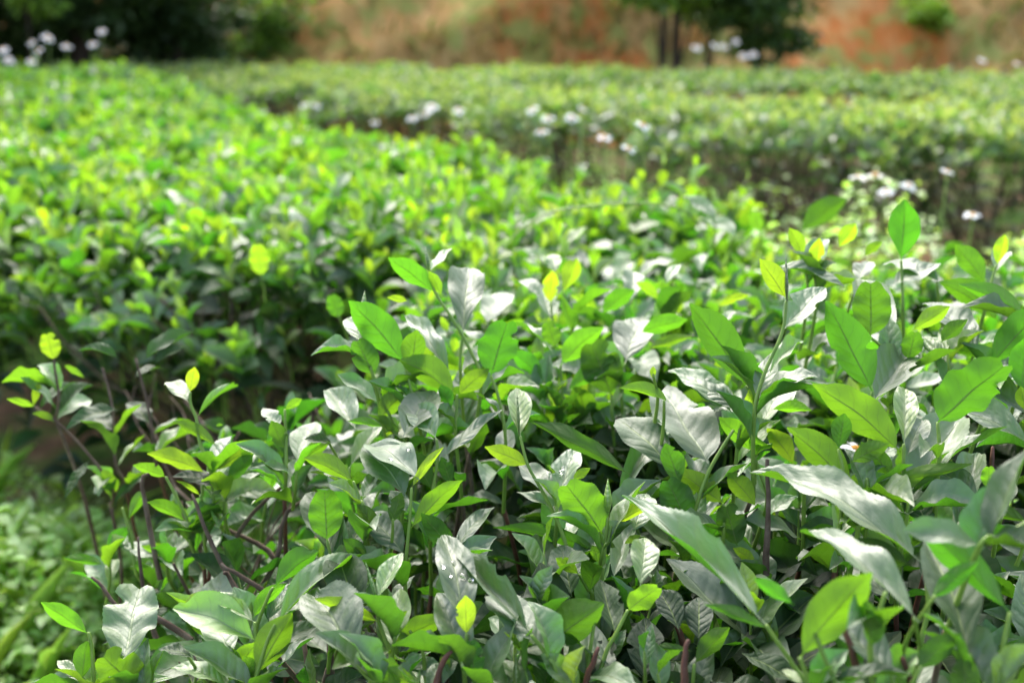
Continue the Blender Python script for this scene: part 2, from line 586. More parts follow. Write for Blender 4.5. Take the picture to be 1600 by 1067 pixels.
# ------------------------------------------------------------------ the setting
def smoothnoise(x, y, s=0.0):
    return (math.sin(1.7 * x + 0.6 * y + s) + math.sin(-1.1 * x + 2.3 * y + 1.3 * s) + math.sin(0.7 * x - 1.9 * y + 2.1 + s)) / 3

def build_ground():
    xs = np.concatenate([np.linspace(-200, -8, 14), np.linspace(-7, 7, 57), np.linspace(8, 200, 14)])
    ys = np.concatenate([np.linspace(-60, -3, 8), np.linspace(-2.5, 13, 63), np.linspace(15, 240, 14)])
    V, F = [], []
    for y in ys:
        for x in xs:
            near = abs(x) < 8 and -3 < y < 14
            V.append((x, y, 0.03 * smoothnoise(2 * x, 2 * y) + 0.012 * smoothnoise(7 * x, 6 * y, 2) if near else 0.0))
    W = len(xs)
    for j in range(len(ys) - 1):
        for i in range(W - 1):
            F.append((j * W + i, j * W + i + 1, (j + 1) * W + i + 1, (j + 1) * W + i))
    o = link('ground', np_mesh('ground', V, F, mat=ground_material()))
    o['kind'] = 'structure'
    o['label'] = 'weedy brown soil between the tea rows'
    return o
build_ground()

def bank_point(u, v):
    """u metres along, v metres up the slope"""
    foot = 10.9 + 0.05 * u + 0.25 * smoothnoise(0.5 * u, 1.0) + 0.022 * (u - 3) ** 2 * (1 if u > 3 else 0.2)
    gully = -0.55 * math.exp(-((u + 1.25 - 0.12 * v) / 0.35) ** 2) - 0.35 * math.exp(-((u - 4.2 + 0.2 * v) / 0.5) ** 2)
    ny = 0.30 * smoothnoise(1.3 * u, 0.9 * v) + 0.10 * smoothnoise(4.1 * u, 3.1 * v, 1.0)
    z = min(v, 4.6) * 0.72 + 0.05 * max(0, v - 4.6)
    yy = foot + v * 0.62 + 14 * max(0, v - 5.2) - gully + ny
    return Vector((u, yy, z - 0.15))

def build_bank():
    V, F = [], []
    us = np.linspace(-16, 22, 153)
    vs = np.concatenate([np.linspace(0, 5, 41), np.linspace(5.2, 6, 5)])
    for v in vs:
        for u in us:
            V.append(tuple(bank_point(float(u), float(v))))
    W = len(us)
    for j in range(len(vs) - 1):
        for i in range(W - 1):
            F.append((j * W + i, j * W + i + 1, (j + 1) * W + i + 1, (j + 1) * W + i))
    o = link('earth_bank', np_mesh('earth_bank', V, F, mat=bank_material()))
    o['kind'] = 'structure'
    o['label'] = 'eroded red earth bank with dry grass behind the tea rows'
    lv = []
    for _ in range(5200):
        u, v = random.uniform(-5.5, 8.5), random.uniform(0.6, 4.5)
        if smoothnoise(1.1 * u, 1.3 * v, 3.0) < random.uniform(-0.7, 0.35):
            continue
        p = bank_point(u, v)
        ax = Vector((random.gauss(0, 0.5), -0.35 + random.gauss(0, 0.4), 0.75))
        L = random.uniform(0.08, 0.26)
        lv.append((frame(p, ax, Vector((random.gauss(0, 0.5), 0.6, 0.5)), L, random.uniform(0.006, 0.014) * 1.6), random.choice([0.2, 0.6, 1.0, 1.4, 2.0, 2.7])))
    g = stuff_mesh('bank_grass', lv, BLADET, None, M_DRY)
    g['label'] = 'dry tan and green grass tufts on the red bank'
    g['category'] = 'grass'
build_bank()

# ------------------------------------------------------------------ tea bushes
CANOPY = CAMZ - 0.33

def shoot(base, height, leanvec, size, tonebase, out_leaves, out_stems, nleaf=4, spread=1.0):
    """a young shoot: out_leaves gets (Matrix, tone, length), out_stems gets point lists"""
    d = (WUP + leanvec).normalized()
    pts = [base, base + d * height * 0.5 + rv(0.004), base + (d + rv(0.12)).normalized() * height]
    out_stems.append(pts)
    az = random.uniform(0, 6.28)
    for k in range(nleaf):
        f = 1 - (k / max(1, nleaf)) * 0.8
        p = base.lerp(pts[2], f) if f > 0.5 else base.lerp(pts[1], f * 2)
        az += 2.4 + random.uniform(-0.4, 0.4)
        el = R(random.uniform(58, 80) - k * 14 * spread + random.uniform(-14, 14))
        hor = Vector((math.cos(az), math.sin(az), 0))
        ax = hor * math.cos(el) + d * math.sin(el)
        n = (d * math.cos(el) - hor * math.sin(el)) + rv(0.25)
        L = size * (0.42 + 0.22 * min(k, 3)) * random.uniform(0.85, 1.15)
        out_leaves.append((frame(p, ax, n, L, L * random.uniform(0.36, 0.48)), tonebase + k * 0.33 + random.uniform(-0.2, 0.2), L))

def mature(p, size, out_leaves, tone=None, outward=None):
    az = random.uniform(0, 6.28)
    el = R(random.uniform(-25, 35))
    hor = Vector((math.cos(az), math.sin(az), 0))
    if outward is not None:
        hor = (hor + outward * 0.9).normalized()
    ax = hor * math.cos(el) + WUP * math.sin(el)
    n = WUP + rv(0.45)
    L = size * random.uniform(0.75, 1.2)
    out_leaves.append((frame(p, ax, n, L, L * random.uniform(0.38, 0.5)), random.uniform(2.2, 3.0) if tone is None else tone, L))

def in_view(p, margin=40):
    d = p - CAM
    z = d.dot(FWD)
    if z < 0.3:
        return None
    x = 800 + FPX * d.x / z
    y = 533.5 - FPX * d.dot(UP) / z
    if -margin < x < 1600 + margin and -margin < y < 1067 + margin:
        return x, y, z
    return None

def bush_inside(lx, ly, n=3.2):
    return (abs(lx) ** n + abs(ly) ** n) ** (1 / n)

def branches(parent, c, a, b, rot, top, count, levels, seed, mat=M_TWIG, sides=5, thick=1.0, flank=0.0):
    """woody frame: every main branch with its twigs is one part"""
    r = random.Random(seed)
    ca, sa = math.cos(rot), math.sin(rot)
    for i in range(count):
        t = Tubes(sides)
        ang = 6.283 * i / count + r.uniform(-0.3, 0.3)
        def grow(p, d, ln, rad, lev):
            n = 4
            pts, q, dd = [p], p.copy(), d.copy()
            for s in range(n):
                dd = (dd + Vector((r.uniform(-0.35, 0.35), r.uniform(-0.35, 0.35), r.uniform(-0.05, 0.30)))).normalized()
                q = q + dd * ln / n
                if q.z > top - 0.02:
                    break
                pts.append(q.copy())
            n = len(pts) - 1
            if n < 2:
                return
            t.add(pts, [rad * (1 - 0.5 * k / n) for k in range(n + 1)])
            if lev > 0:
                for s in range(r.choice([2, 3, 3])):
                    k = min(n, r.choice([2, 3, 4, 4]))
                    nd = (dd + Vector((r.uniform(-0.9, 0.9), r.uniform(-0.9, 0.9), r.uniform(-0.1, 0.7)))).normalized()
                    grow(pts[k], nd, ln * r.uniform(0.55, 0.8), rad * 0.55, lev - 1)
        lx, ly = math.cos(ang), math.sin(ang)
        base = Vector((c[0] + 0.08 * (lx * ca - ly * sa), c[1] + 0.08 * (lx * sa + ly * ca), 0.0))
        rr = r.uniform(0.45, 0.95)
        d = Vector(((a * lx * ca - b * ly * sa) * rr, (a * lx * sa + b * ly * ca) * rr, top * 0.75)).normalized()
        grow(base, d, top * 0.72, 0.011 * thick, levels)
        t.build('branch', parent, mat)

def make_bush(name, label, group, c, a, b, rot, top, n_shoots, n_mature, n_flank, size=0.06, n_obj=300, tonebase=0.3,
              templates=LOWT, obj_meshes=MID, seed=0, keep=None, branch_levels=3, branch_count=9, shoot_h=0.10, flankz=0.25):
    random.seed(1000 + seed)
    root = empty(name, (c[0], c[1], 0), label, 'tea bush', group)
    leaves, stems = [], []
    ca, sa = math.cos(rot), math.sin(rot)
    def top_at(x, y, r_):
        return top + 0.025 * smoothnoise(5 * x, 5 * y, seed) + 0.015 * smoothnoise(13 * x, 12 * y, seed) - (0.16 if seed < 30 else 0.07) * max(0, r_ - 0.7) ** 2 / 0.09
    def sample():
        while True:
            lx, ly = random.uniform(-1, 1), random.uniform(-1, 1)
            r_ = bush_inside(lx, ly)
            if r_ < 1:
                return c[0] + a * lx * ca - b * ly * sa, c[1] + a * lx * sa + b * ly * ca, r_, lx, ly
    for _ in range(n_shoots):
        x, y, r_, lx, ly = sample()
        z = top_at(x, y, r_) - random.uniform(0.02, 0.07)
        p = Vector((x, y, z))
        if keep and not keep(p):
            continue
        nv = smoothnoise(6.5 * x, 6.5 * y, 2.0 * seed)
        if nv < random.uniform(-1.1, -0.1):
            continue
        lean = Vector((lx * ca - ly * sa, lx * sa + ly * ca, 0)) * (0.5 * r_ ** 3) + rv(0.22)
        shoot(p, random.uniform(0.5, 1.3) * shoot_h * (1 + .4 * nv), lean, size * random.uniform(0.7, 1.35), tonebase + random.uniform(-0.2, 0.45) - .2 * nv, leaves, stems,
              random.choice([3, 4, 4, 5]))
    for _ in range(n_mature):
        x, y, r_, lx, ly = sample()
        z = top_at(x, y, r_) + 0.01 - abs(random.gauss(0, 0.08 if 10 < seed < 30 else 0.045))
        mature(Vector((x, y, z)), size * 1.15, leaves, random.uniform(0.9, 2.7))
    for _ in range(n_flank):
        ang = random.uniform(0, 6.283)
        lx, ly = math.cos(ang), math.sin(ang)
        s = bush_inside(lx, ly)
        rr = random.uniform(0.72, 1.04) / s
        lx, ly = lx * rr, ly * rr
        x, y = c[0] + a * lx * ca - b * ly * sa, c[1] + a * lx * sa + b * ly * ca
        z = top - 0.05 - (top - flankz) * random.random() ** 1.4
        o = Vector((lx * ca - ly * sa, lx * sa + ly * ca, 0)).normalized()
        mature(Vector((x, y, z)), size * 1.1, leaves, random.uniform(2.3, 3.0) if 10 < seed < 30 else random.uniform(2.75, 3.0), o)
    # the leaves that show largest are parts of their own
    if n_obj:
        sc_ = []
        for i, (m, t, L) in enumerate(leaves):
            p = m.translation
            iv = in_view(p)
            hi = p.z - (top - 0.07)
            sc_.append(((L / iv[2]) * (1.0 + min(0.15, max(-0.3, hi)) * 6) if iv else -1, i))
        sc_.sort(reverse=True)
        pick = {i for s, i in sc_[:n_obj] if s > 0}
    else:
        pick = set()
    for i in pick:
        m, t, L = leaves[i]
        put_leaf(root, random.choice(obj_meshes), m, t)
    rest = [(m, t) for i, (m, t, L) in enumerate(leaves) if i not in pick]
    if rest:
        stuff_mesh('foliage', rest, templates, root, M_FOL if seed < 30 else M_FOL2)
    t = Tubes(4)
    for pts in stems:
        p0 = pts[0] - Vector((0, 0, 0.05))
        t.add([p0] + pts, [0.0016, 0.0014, 0.0012, 0.0008])
    if stems:
        o = t.build('shoot_stems', root, M_STEM)
        o['kind'] = 'stuff'
    if branch_count:
        branches(root, c, a, b, rot, top, branch_count, branch_levels, seed)
    return root

# ------------------------------------------------------------------ the nearest bush: shoots read off the photograph
# (base x, base y, tip x, tip y, width) in photo pixels, side that shows (U upper, D underside, B bud), tone 0 young .. 3 old, flag b = blunt
SHOOTS = [
 (0.80, [(589,936,571,877,6,'B',1),(589,936,622,878,30,'U',.9),(592,972,495,930,26,'D',.7),(658,1012,597,965,10,'D',1.2),(614,1008,696,962,38,'D',1),
         (620,975,637,952,9,'D',1),(619,972,612,948,8,'D',1),(621,985,606,962,9,'U',1)],
        [[(628,1090),(612,1026),(592,970),(589,938)],[(672,1090),(664,1056),(660,1016),(640,985)],[(612,1030),(620,978)]]),
 (0.76, [(557,1040,455,958,64,'U',2),(610,1085,605,1028,42,'D',1,'b'),(652,1078,603,1040,24,'D',.3),(652,1082,656,1044,7,'B',.5),(690,1072,711,1038,18,'U',1.4),
         (668,1080,690,1050,22,'U',1.8)],
        [[(600,1085),(575,1058),(556,1038)],[(655,1095),(652,1078)]]),
 (0.82, [(430,975,550,890,38,'U',1.1),(402,1052,458,955,58,'D',1),(412,1037,488,995,24,'U',1.9),(560,970,508,890,62,'U',2.6),
         (586,1030,566,1000,40,'U',2.9),(605,1042,572,1018,26,'U',2.2)],
        [[(395,1090),(402,1052),(418,1000),(430,975)]]),
 (0.86, [(427,918,500,858,36,'D',1.6),(445,935,484,905,30,'D',1.7),(395,965,448,912,26,'D',1),(417,970,445,925,26,'U',1.6),(420,975,404,940,14,'U',1.5)],
        [[(405,1030),(400,985),(420,930),(427,918)]]),
 (0.90, [(511,845,510,766,62,'D',1.3,'b'),(520,872,470,788,60,'U',2.4),(538,880,562,815,42,'U',2.2),(520,890,470,882,30,'U',2.3),(575,880,538,840,45,'D',1.8),
         (552,880,540,850,40,'U',2.8),(632,868,558,812,42,'U',2.1),(612,818,628,768,42,'D',1.8),(590,830,560,785,46,'D',1.9)],
        [[(524,930),(521,888),(511,845)],[(600,905),(590,890),(575,880)]]),
 (0.90, [(643,762,694,697,13,'D',.15),(636,778,553,708,58,'U',1.9),(655,750,560,706,44,'U',1.7),(642,825,724,747,34,'D',.9),(706,862,660,797,62,'D',2.1),
         (709,862,772,808,25,'U',1.8),(566,780,583,745,20,'U',1.2),(552,752,480,712,30,'D',1),(637,800,605,772,30,'U',1.3)],
        [[(634,930),(634,880),(640,815),(643,762)],[(700,930),(703,885),(706,862)],[(568,800),(562,780),(552,752)]]),
 (0.96, [(682,686,635,640,46,'U',1.3),(630,682,668,615,72,'U',1.8),(690,718,785,645,20,'U',1.7),(675,765,640,700,78,'D',2.3),(705,760,690,712,55,'D',2.3)],
        [[(672,830),(676,770),(684,717),(682,686)]]),
 (1.02, [(583,585,562,533,64,'D',1.3,'b'),(566,537,529,497,24,'U',1.1),(567,512,570,455,14,'B',.9),(590,660,632,612,40,'D',.9),(600,667,545,657,12,'D',1),
         (557,672,493,613,38,'U',1.6),(546,730,586,672,27,'U',1.1)],
        [[(636,712),(620,672),(600,630),(583,585)],[(583,588),(568,545),(567,510)],[(548,770),(546,730)]]),
 (1.02, [(445,640,472,623,18,'D',.9),(435,670,402,640,40,'U',1.6),(463,722,480,665,52,'U',1.3),(447,702,430,655,32,'D',1.8),(470,722,516,690,20,'D',1),
         (448,670,415,690,18,'D',1.2),(520,692,475,686,14,'U',2.5)],
        [[(447,740),(447,700),(445,640)],[(462,760),(463,722)]]),
 (1.06, [(680,457,611,406,36,'D',1.1),(672,424,703,382,16,'U',1.1),(670,422,665,384,7,'B',1),(723,524,730,408,60,'U',2),(637,470,605,465,12,'D',.6),
         (690,462,672,425,18,'D',.6)],
        [[(752,600),(737,552),(708,500),(680,457),(672,422)],[(720,590),(719,560),(723,524)]]),
 (1.02, [(767,587,792,506,68,'D',1.7,'b'),(632,567,553,472,56,'D',1.2),(705,592,605,495,26,'U',1.7),(712,617,628,562,44,'D',.9),(716,617,765,575,48,'D',.9),
         (642,584,655,515,44,'D',1),(705,640,690,600,30,'D',1.3),(690,655,640,640,20,'U',1.6),(655,610,622,597,14,'D',1.6)],
        [[(790,690),(780,625),(767,587)],[(712,680),(713,645),(714,617)],[(650,640),(640,600),(632,567)]]),
 (1.35, [(760,507,795,455,48,'U',1.5),(530,497,520,463,38,'D',1.6,'b'),(700,520,690,495,12,'D',.2),(600,520,640,500,26,'U',2.1),(655,510,700,488,26,'U',2.2)], []),
 # left flank clusters
 (1.06, [(297,613,308,573,26,'D',.1),(294,628,244,599,21,'U',1),(307,652,350,607,15,'U',1.1),(340,697,277,656,22,'D',1.1),(337,665,348,664,9,'D',.8),
         (322,739,237,706,28,'D',.6),(330,737,415,690,30,'D',.7),(355,755,398,708,24,'D',1.3),(259,745,215,724,22,'D',1),(313,774,282,748,9,'D',.2),(317,775,316,745,6,'B',.3),
         (316,792,350,760,18,'U',1.1),(290,814,240,780,26,'D',1.1),(345,762,268,745,38,'U',2.9),(360,772,395,745,16,'U',1.2),(380,720,393,690,26,'D',.8)],
        [[(330,740),(312,690),(307,655),(298,632),(297,613)],[(298,850),(292,812),(275,775),(259,745)],[(320,850),(318,800),(313,774)],[(335,790),(330,737)],[(350,800),(355,755)]]),
 (1.12, [(200,812,228,764,17,'D',1.2),(170,866,201,821,34,'D',1.7),(162,882,114,864,17,'D',1.3),(262,870,226,849,15,'D',.9),(262,874,293,840,14,'U',1.2),
         (196,860,188,840,8,'U',1)],
        [[(215,900),(206,845),(198,815),(191,793)],[(172,905),(170,866)],[(262,900),(262,872)]]),
 (1.25, [(55,635,20,622,12,'D',.6),(52,635,68,595,10,'D',.6),(60,640,92,600,22,'U',2.3),(88,660,58,645,14,'D',.7),(185,640,118,668,34,'U',2.6),(180,675,125,655,38,'U',2.7),
         (236,665,185,632,26,'U',2.6),(92,645,120,605,20,'U',2.4),(210,590,240,575,30,'U',2.5),(185,560,120,548,16,'U',2.4),(225,562,278,518,26,'U',2.3),(240,570,275,545,24,'U',2.4),
         (140,720,130,770,16,'U',2.5),(175,790,210,750,14,'U',2.5),(84,562,82,523,30,'D',.5,'b'),(100,570,125,590,10,'D',.9)],
        [[(175,760),(130,700),(90,660),(55,636)],[(180,720),(176,640),(160,575)],[(240,690),(230,630),(212,560)],[(92,620),(86,580),(84,560)]]),
 (0.86, [(138,990,83,930,30,'D',1),(195,1030,178,946,84,'U',1.4,'b'),(222,1085,180,1012,70,'D',1.1,'b'),(128,1062,141,997,32,'D',1.5),(125,1066,77,1040,14,'U',1)],
        [[(150,1110),(147,1062),(143,1010),(138,988)],[(226,1110),(222,1085)],[(205,1090),(199,1055),(195,1030)]]),
 (0.83, [(402,1002,264,955,52,'U',.7),(362,1030,302,983,72,'U',1.4),(352,1070,262,1048,64,'U',1.0),(302,1028,243,1018,30,'U',2.6),(398,972,310,934,19,'U',.9),(355,1066,402,1003,44,'D',.7),
         (400,1060,385,1020,30,'D',1.1)],
        [[(398,1090),(402,1040),(400,1000),(398,972)],[(352,1110),(352,1068)]]),
 # middle
 (0.93, [(825,727,757,697,30,'D',.5),(813,682,807,610,38,'U',.7),(811,680,808,612,6,'B',.9),(868,790,908,708,44,'U',1.4),(862,777,812,733,40,'U',1.7),(920,835,806,777,22,'U',1.3),
         (937,862,768,829,32,'D',1.7),(895,750,922,730,24,'D',.6)],
        [[(890,880),(876,827),(850,772),(825,727),(813,682)],[(870,810),(868,790)]]),
 (0.88, [(950,802,950,748,13,'B',.4),(941,834,884,755,70,'D',1.1,'b'),(955,822,1026,785,24,'D',.2),(990,832,1022,783,50,'U',1.5),(905,897,868,870,30,'D',.9),(893,932,880,868,60,'U',2.1),
         (958,905,1005,835,26,'U',1.5),(975,850,1000,835,12,'D',.9),(935,880,925,850,20,'D',1)],
        [[(930,1060),(934,990),(940,910),(946,850),(950,800)],[(925,935),(918,920),(905,897)],[(940,870),(950,845),(955,822)]]),
 (0.80, [(845,1022,941,935,66,'D',1.5),(882,972,804,940,28,'D',2),(981,953,1026,914,44,'D',.7,'b'),(1000,917,1020,856,46,'U',.9),(962,992,945,926,45,'U',2.5),(1006,1062,1022,990,64,'U',2.9),
         (1062,987,1040,938,40,'U',2.9),(1092,1002,1105,950,58,'U',2.9),(925,1062,965,1020,30,'U',2.9),(1085,1037,1136,974,34,'D',1.5),(1082,1017,1020,1012,12,'D',1.3),(860,1045,800,1000,26,'D',1.7)],
        [[(930,1100),(945,1025),(965,985),(981,953)],[(1078,1100),(1085,1037)],[(850,1100),(848,1060),(845,1020)],[(915,1100),(920,1030),(930,965)]]),
 (0.77, [(727,987,680,866,58,'U',1.9),(830,992,690,888,40,'U',2),(729,992,728,925,34,'D',.05),(742,1057,735,998,80,'D',1.7,'b'),(850,1012,756,955,44,'U',1.9),(808,1075,806,1020,12,'B',.7),
         (880,1068,820,1030,40,'U',2),(700,1052,690,1020,24,'D',1)],
        [[(726,1060),(727,1020),(729,990)],[(760,1100),(742,1057)],[(870,1060),(852,1020),(830,992)]]),
 (0.70, [(1197,976,1000,816,44,'U',1.5),(1200,982,1105,950,19,'D',1.2)], [[(1270,1100),(1240,1040),(1214,1002),(1197,976)]]),
 (0.94, [(1107,724,1055,618,92,'U',1.9,'b'),(1052,737,974,663,66,'U',2.2),(962,792,1082,688,32,'U',1.7),(985,742,830,657,30,'D',2.1),(1045,628,968,607,18,'D',1),(1020,592,1020,572,22,'D',.7),
         (1075,842,1165,790,13,'U',1.9),(1130,787,1053,732,36,'D',.7),(1074,817,1040,748,64,'D',1.8,'b'),(1182,792,1135,737,42,'D',.5),(1152,852,1130,788,76,'D',2,'b'),(1180,882,1145,856,28,'D',.7),
         (1060,815,1055,790,26,'D',.8),(1062,760,1036,690,40,'D',1.5)],
        [[(1085,800),(1105,742),(1128,700),(1146,672)],[(1130,840),(1130,787)],[(1075,860),(1074,817)],[(1195,930),(1190,895),(1180,882)],[(960,830),(962,792)]]),
 (0.96, [(1146,647,1055,582,38,'U',1.4),(1152,642,1085,600,48,'U',1.6),(1158,650,1196,590,25,'D',0),(1175,706,1121,651,50,'D',.8),(1185,672,1273,605,38,'U',1),(1240,725,1195,668,44,'D',.6),
         (1205,640,1265,640,16,'D',.8),(1165,603,1074,475,58,'D',1.5)],
        [[(1198,790),(1188,740),(1175,706)],[(1256,760),(1248,745),(1240,725)],[(1150,720),(1158,650)],[(1180,640),(1165,603)]]),
 (0.93, [(1228,466,1184,405,34,'D',.3),(1230,472,1228,398,6,'B',1.4),(1224,516,1316,445,40,'U',1.4),(1200,587,1283,534,14,'U',1)],
        [[(1178,655),(1192,590),(1222,520),(1229,470)]]),
 (1.12, [(1215,415,1302,452,22,'U',1.6),(1272,427,1270,375,24,'D',.1),(1255,402,1230,358,36,'D',.6),(1310,387,1326,353,30,'D',.15)],
        [[(1275,480),(1272,427)],[(1262,460),(1255,402)]]),
 # right
 (0.86, [(1413,694,1451,612,36,'U',.7),(1407,706,1273,600,56,'D',.9),(1418,712,1472,660,30,'U',1.8),(1355,747,1412,700,44,'U',1.6),(1345,774,1488,716,25,'D',1.1),(1335,767,1232,668,52,'D',.9),
         (1310,702,1310,643,68,'D',1.8),(1330,722,1382,690,30,'D',.9),(1395,745,1345,690,34,'D',1)],
        [[(1410,830),(1411,760),(1412,694)],[(1340,830),(1338,790),(1335,767)],[(1355,790),(1355,747)],[(1318,760),(1310,702)]]),
 (0.84, [(1420,782,1572,660,52,'U',1.4),(1465,660,1535,570,84,'D',1.6,'b'),(1455,832,1440,770,64,'U',2.3),(1492,827,1602,724,34,'U',1.5),(1545,762,1540,728,50,'D',.9,'b'),(1530,790,1480,730,50,'U',2.1),
         (1608,815,1520,808,26,'D',1.3),(1612,697,1520,638,38,'U',1.9),(1570,790,1600,762,30,'U',2.2)],
        [[(1466,730),(1468,700),(1465,660)],[(1415,820),(1420,782)],[(1485,870),(1492,827)]]),
 (0.95, [(1365,627,1470,548,50,'U',1.7),(1363,612,1284,470,58,'D',1.4),(1612,652,1545,582,44,'U',1.8),(1602,642,1586,603,34,'D',.3),(1597,612,1590,525,60,'D',1.4)],
        [[(1358,690),(1360,645),(1363,612)],[(1604,700),(1602,642)]]),
 (1.0, [(1360,527,1350,445,88,'D',1.5,'b'),(1390,547,1388,428,58,'U',1.5),(1425,517,1470,480,28,'D',.6),(1420,562,1420,520,50,'D',1.4,'b'),(1375,577,1420,537,14,'U',.4),(1602,492,1508,443,26,'D',1.2),
        (1532,552,1490,470,64,'U',1.9),(1545,574,1592,480,52,'D',1.3),(1480,548,1492,510,18,'U',.7),(1475,560,1458,526,20,'U',1),(1540,555,1485,545,22,'D',.9),(1470,535,1500,500,40,'D',1.9)],
        [[(1395,600),(1385,552),(1360,527)],[(1390,590),(1390,547)],[(1540,640),(1545,574)],[(1602,560),(1602,492)],[(1482,590),(1480,548)]]),
 (1.12, [(1408,407,1394,319,48,'D',1.3),(1540,442,1491,382,40,'D',1.2),(1557,414,1560,369,20,'D',.1),(1555,427,1599,390,18,'U',1.2),(1560,502,1470,440,34,'D',1.3),(1470,442,1398,410,30,'U',1.7),
         (1395,445,1480,410,34,'U',1.7),(1340,440,1375,405,34,'U',1.8),(1350,400,1372,380,30,'D',1)],
        [[(1411,500),(1410,450),(1408,407)],[(1540,480),(1548,445),(1557,414)]]),
 # near right, closest to the lens
 (0.74, [(1443,882,1224,768,58,'U',1.4),(1422,882,1318,868,50,'D',2.2)], [[(1425,1090),(1440,1000),(1450,950),(1449,890),(1472,845)]]),
 (0.66, [(1578,957,1430,811,48,'D',1.4),(1436,972,1310,870,58,'U',1.5),(1250,1027,1340,880,72,'D',1.1),(1240,944,1178,904,25,'D',1.3),(1453,937,1512,868,28,'D',1.3),(1432,1047,1492,984,38,'D',1.7),
         (1515,1022,1522,878,86,'U',2.2),(1508,1092,1500,1028,74,'D',1.3,'b'),(1400,1058,1334,994,54,'U',1.9),(1368,977,1340,934,28,'D',1.6),(1318,1072,1346,1046,14,'D',1.2),(1255,1070,1230,1055,12,'U',.5),
         (1420,1085,1400,1055,44,'D',1.9),(1590,1075,1610,1035,40,'D',.9)],
        [[(1552,1100),(1566,1020),(1578,957)],[(1275,1100),(1262,1060),(1250,1027)],[(1310,1100),(1285,1020),(1272,985)],[(1530,855),(1565,838),(1612,812)],[(1360,1010),(1370,970),(1384,925)],[(1515,1090),(1515,1022)]]),
 # behind the in-focus shoots
 (1.16, [(876,570,941,512,46,'D',1),(868,542,855,505,44,'D',1.4,'b'),(866,554,802,507,14,'U',1.2),(885,612,957,562,27,'D',1.2),(955,617,922,538,66,'D',1.7,'b'),(977,567,1022,495,58,'U',1.9),
         (850,595,800,550,28,'D',1.3),(847,615,790,585,16,'D',1.6),(1000,520,1070,500,30,'D',1.1),(1010,545,1080,525,16,'D',1)],
        [[(884,670),(878,610),(876,570)],[(957,660),(955,617)],[(848,640),(850,595)],[(970,600),(977,567)]]),
 (1.28, [(860,474,862,425,26,'D',0),(880,457,900,406,36,'D',.4),(866,427,866,394,25,'U',1),(862,502,850,450,35,'U',1.5),(845,467,803,440,24,'U',1.6),(935,482,890,462,14,'D',.5),
         (1030,468,993,441,20,'D',.5),(1040,445,1070,410,16,'U',1.2),(985,475,1000,420,34,'U',1.6),(940,490,988,455,34,'D',1.2),(1120,480,1165,462,14,'D',.4),(1130,505,1155,485,12,'U',1)],
        [[(866,530),(862,490),(860,474)],[(895,510),(886,478),(880,457)],[(1035,510),(1030,468)]]),
 (1.6, [(407,432,407,385,30,'D',.4,'b'),(1120,350,1075,300,24,'U',1.5),(1250,362,1310,315,38,'D',1.8),(1150,370,1110,340,26,'U',1.5),(1190,365,1170,330,30,'D',1)], []),
]

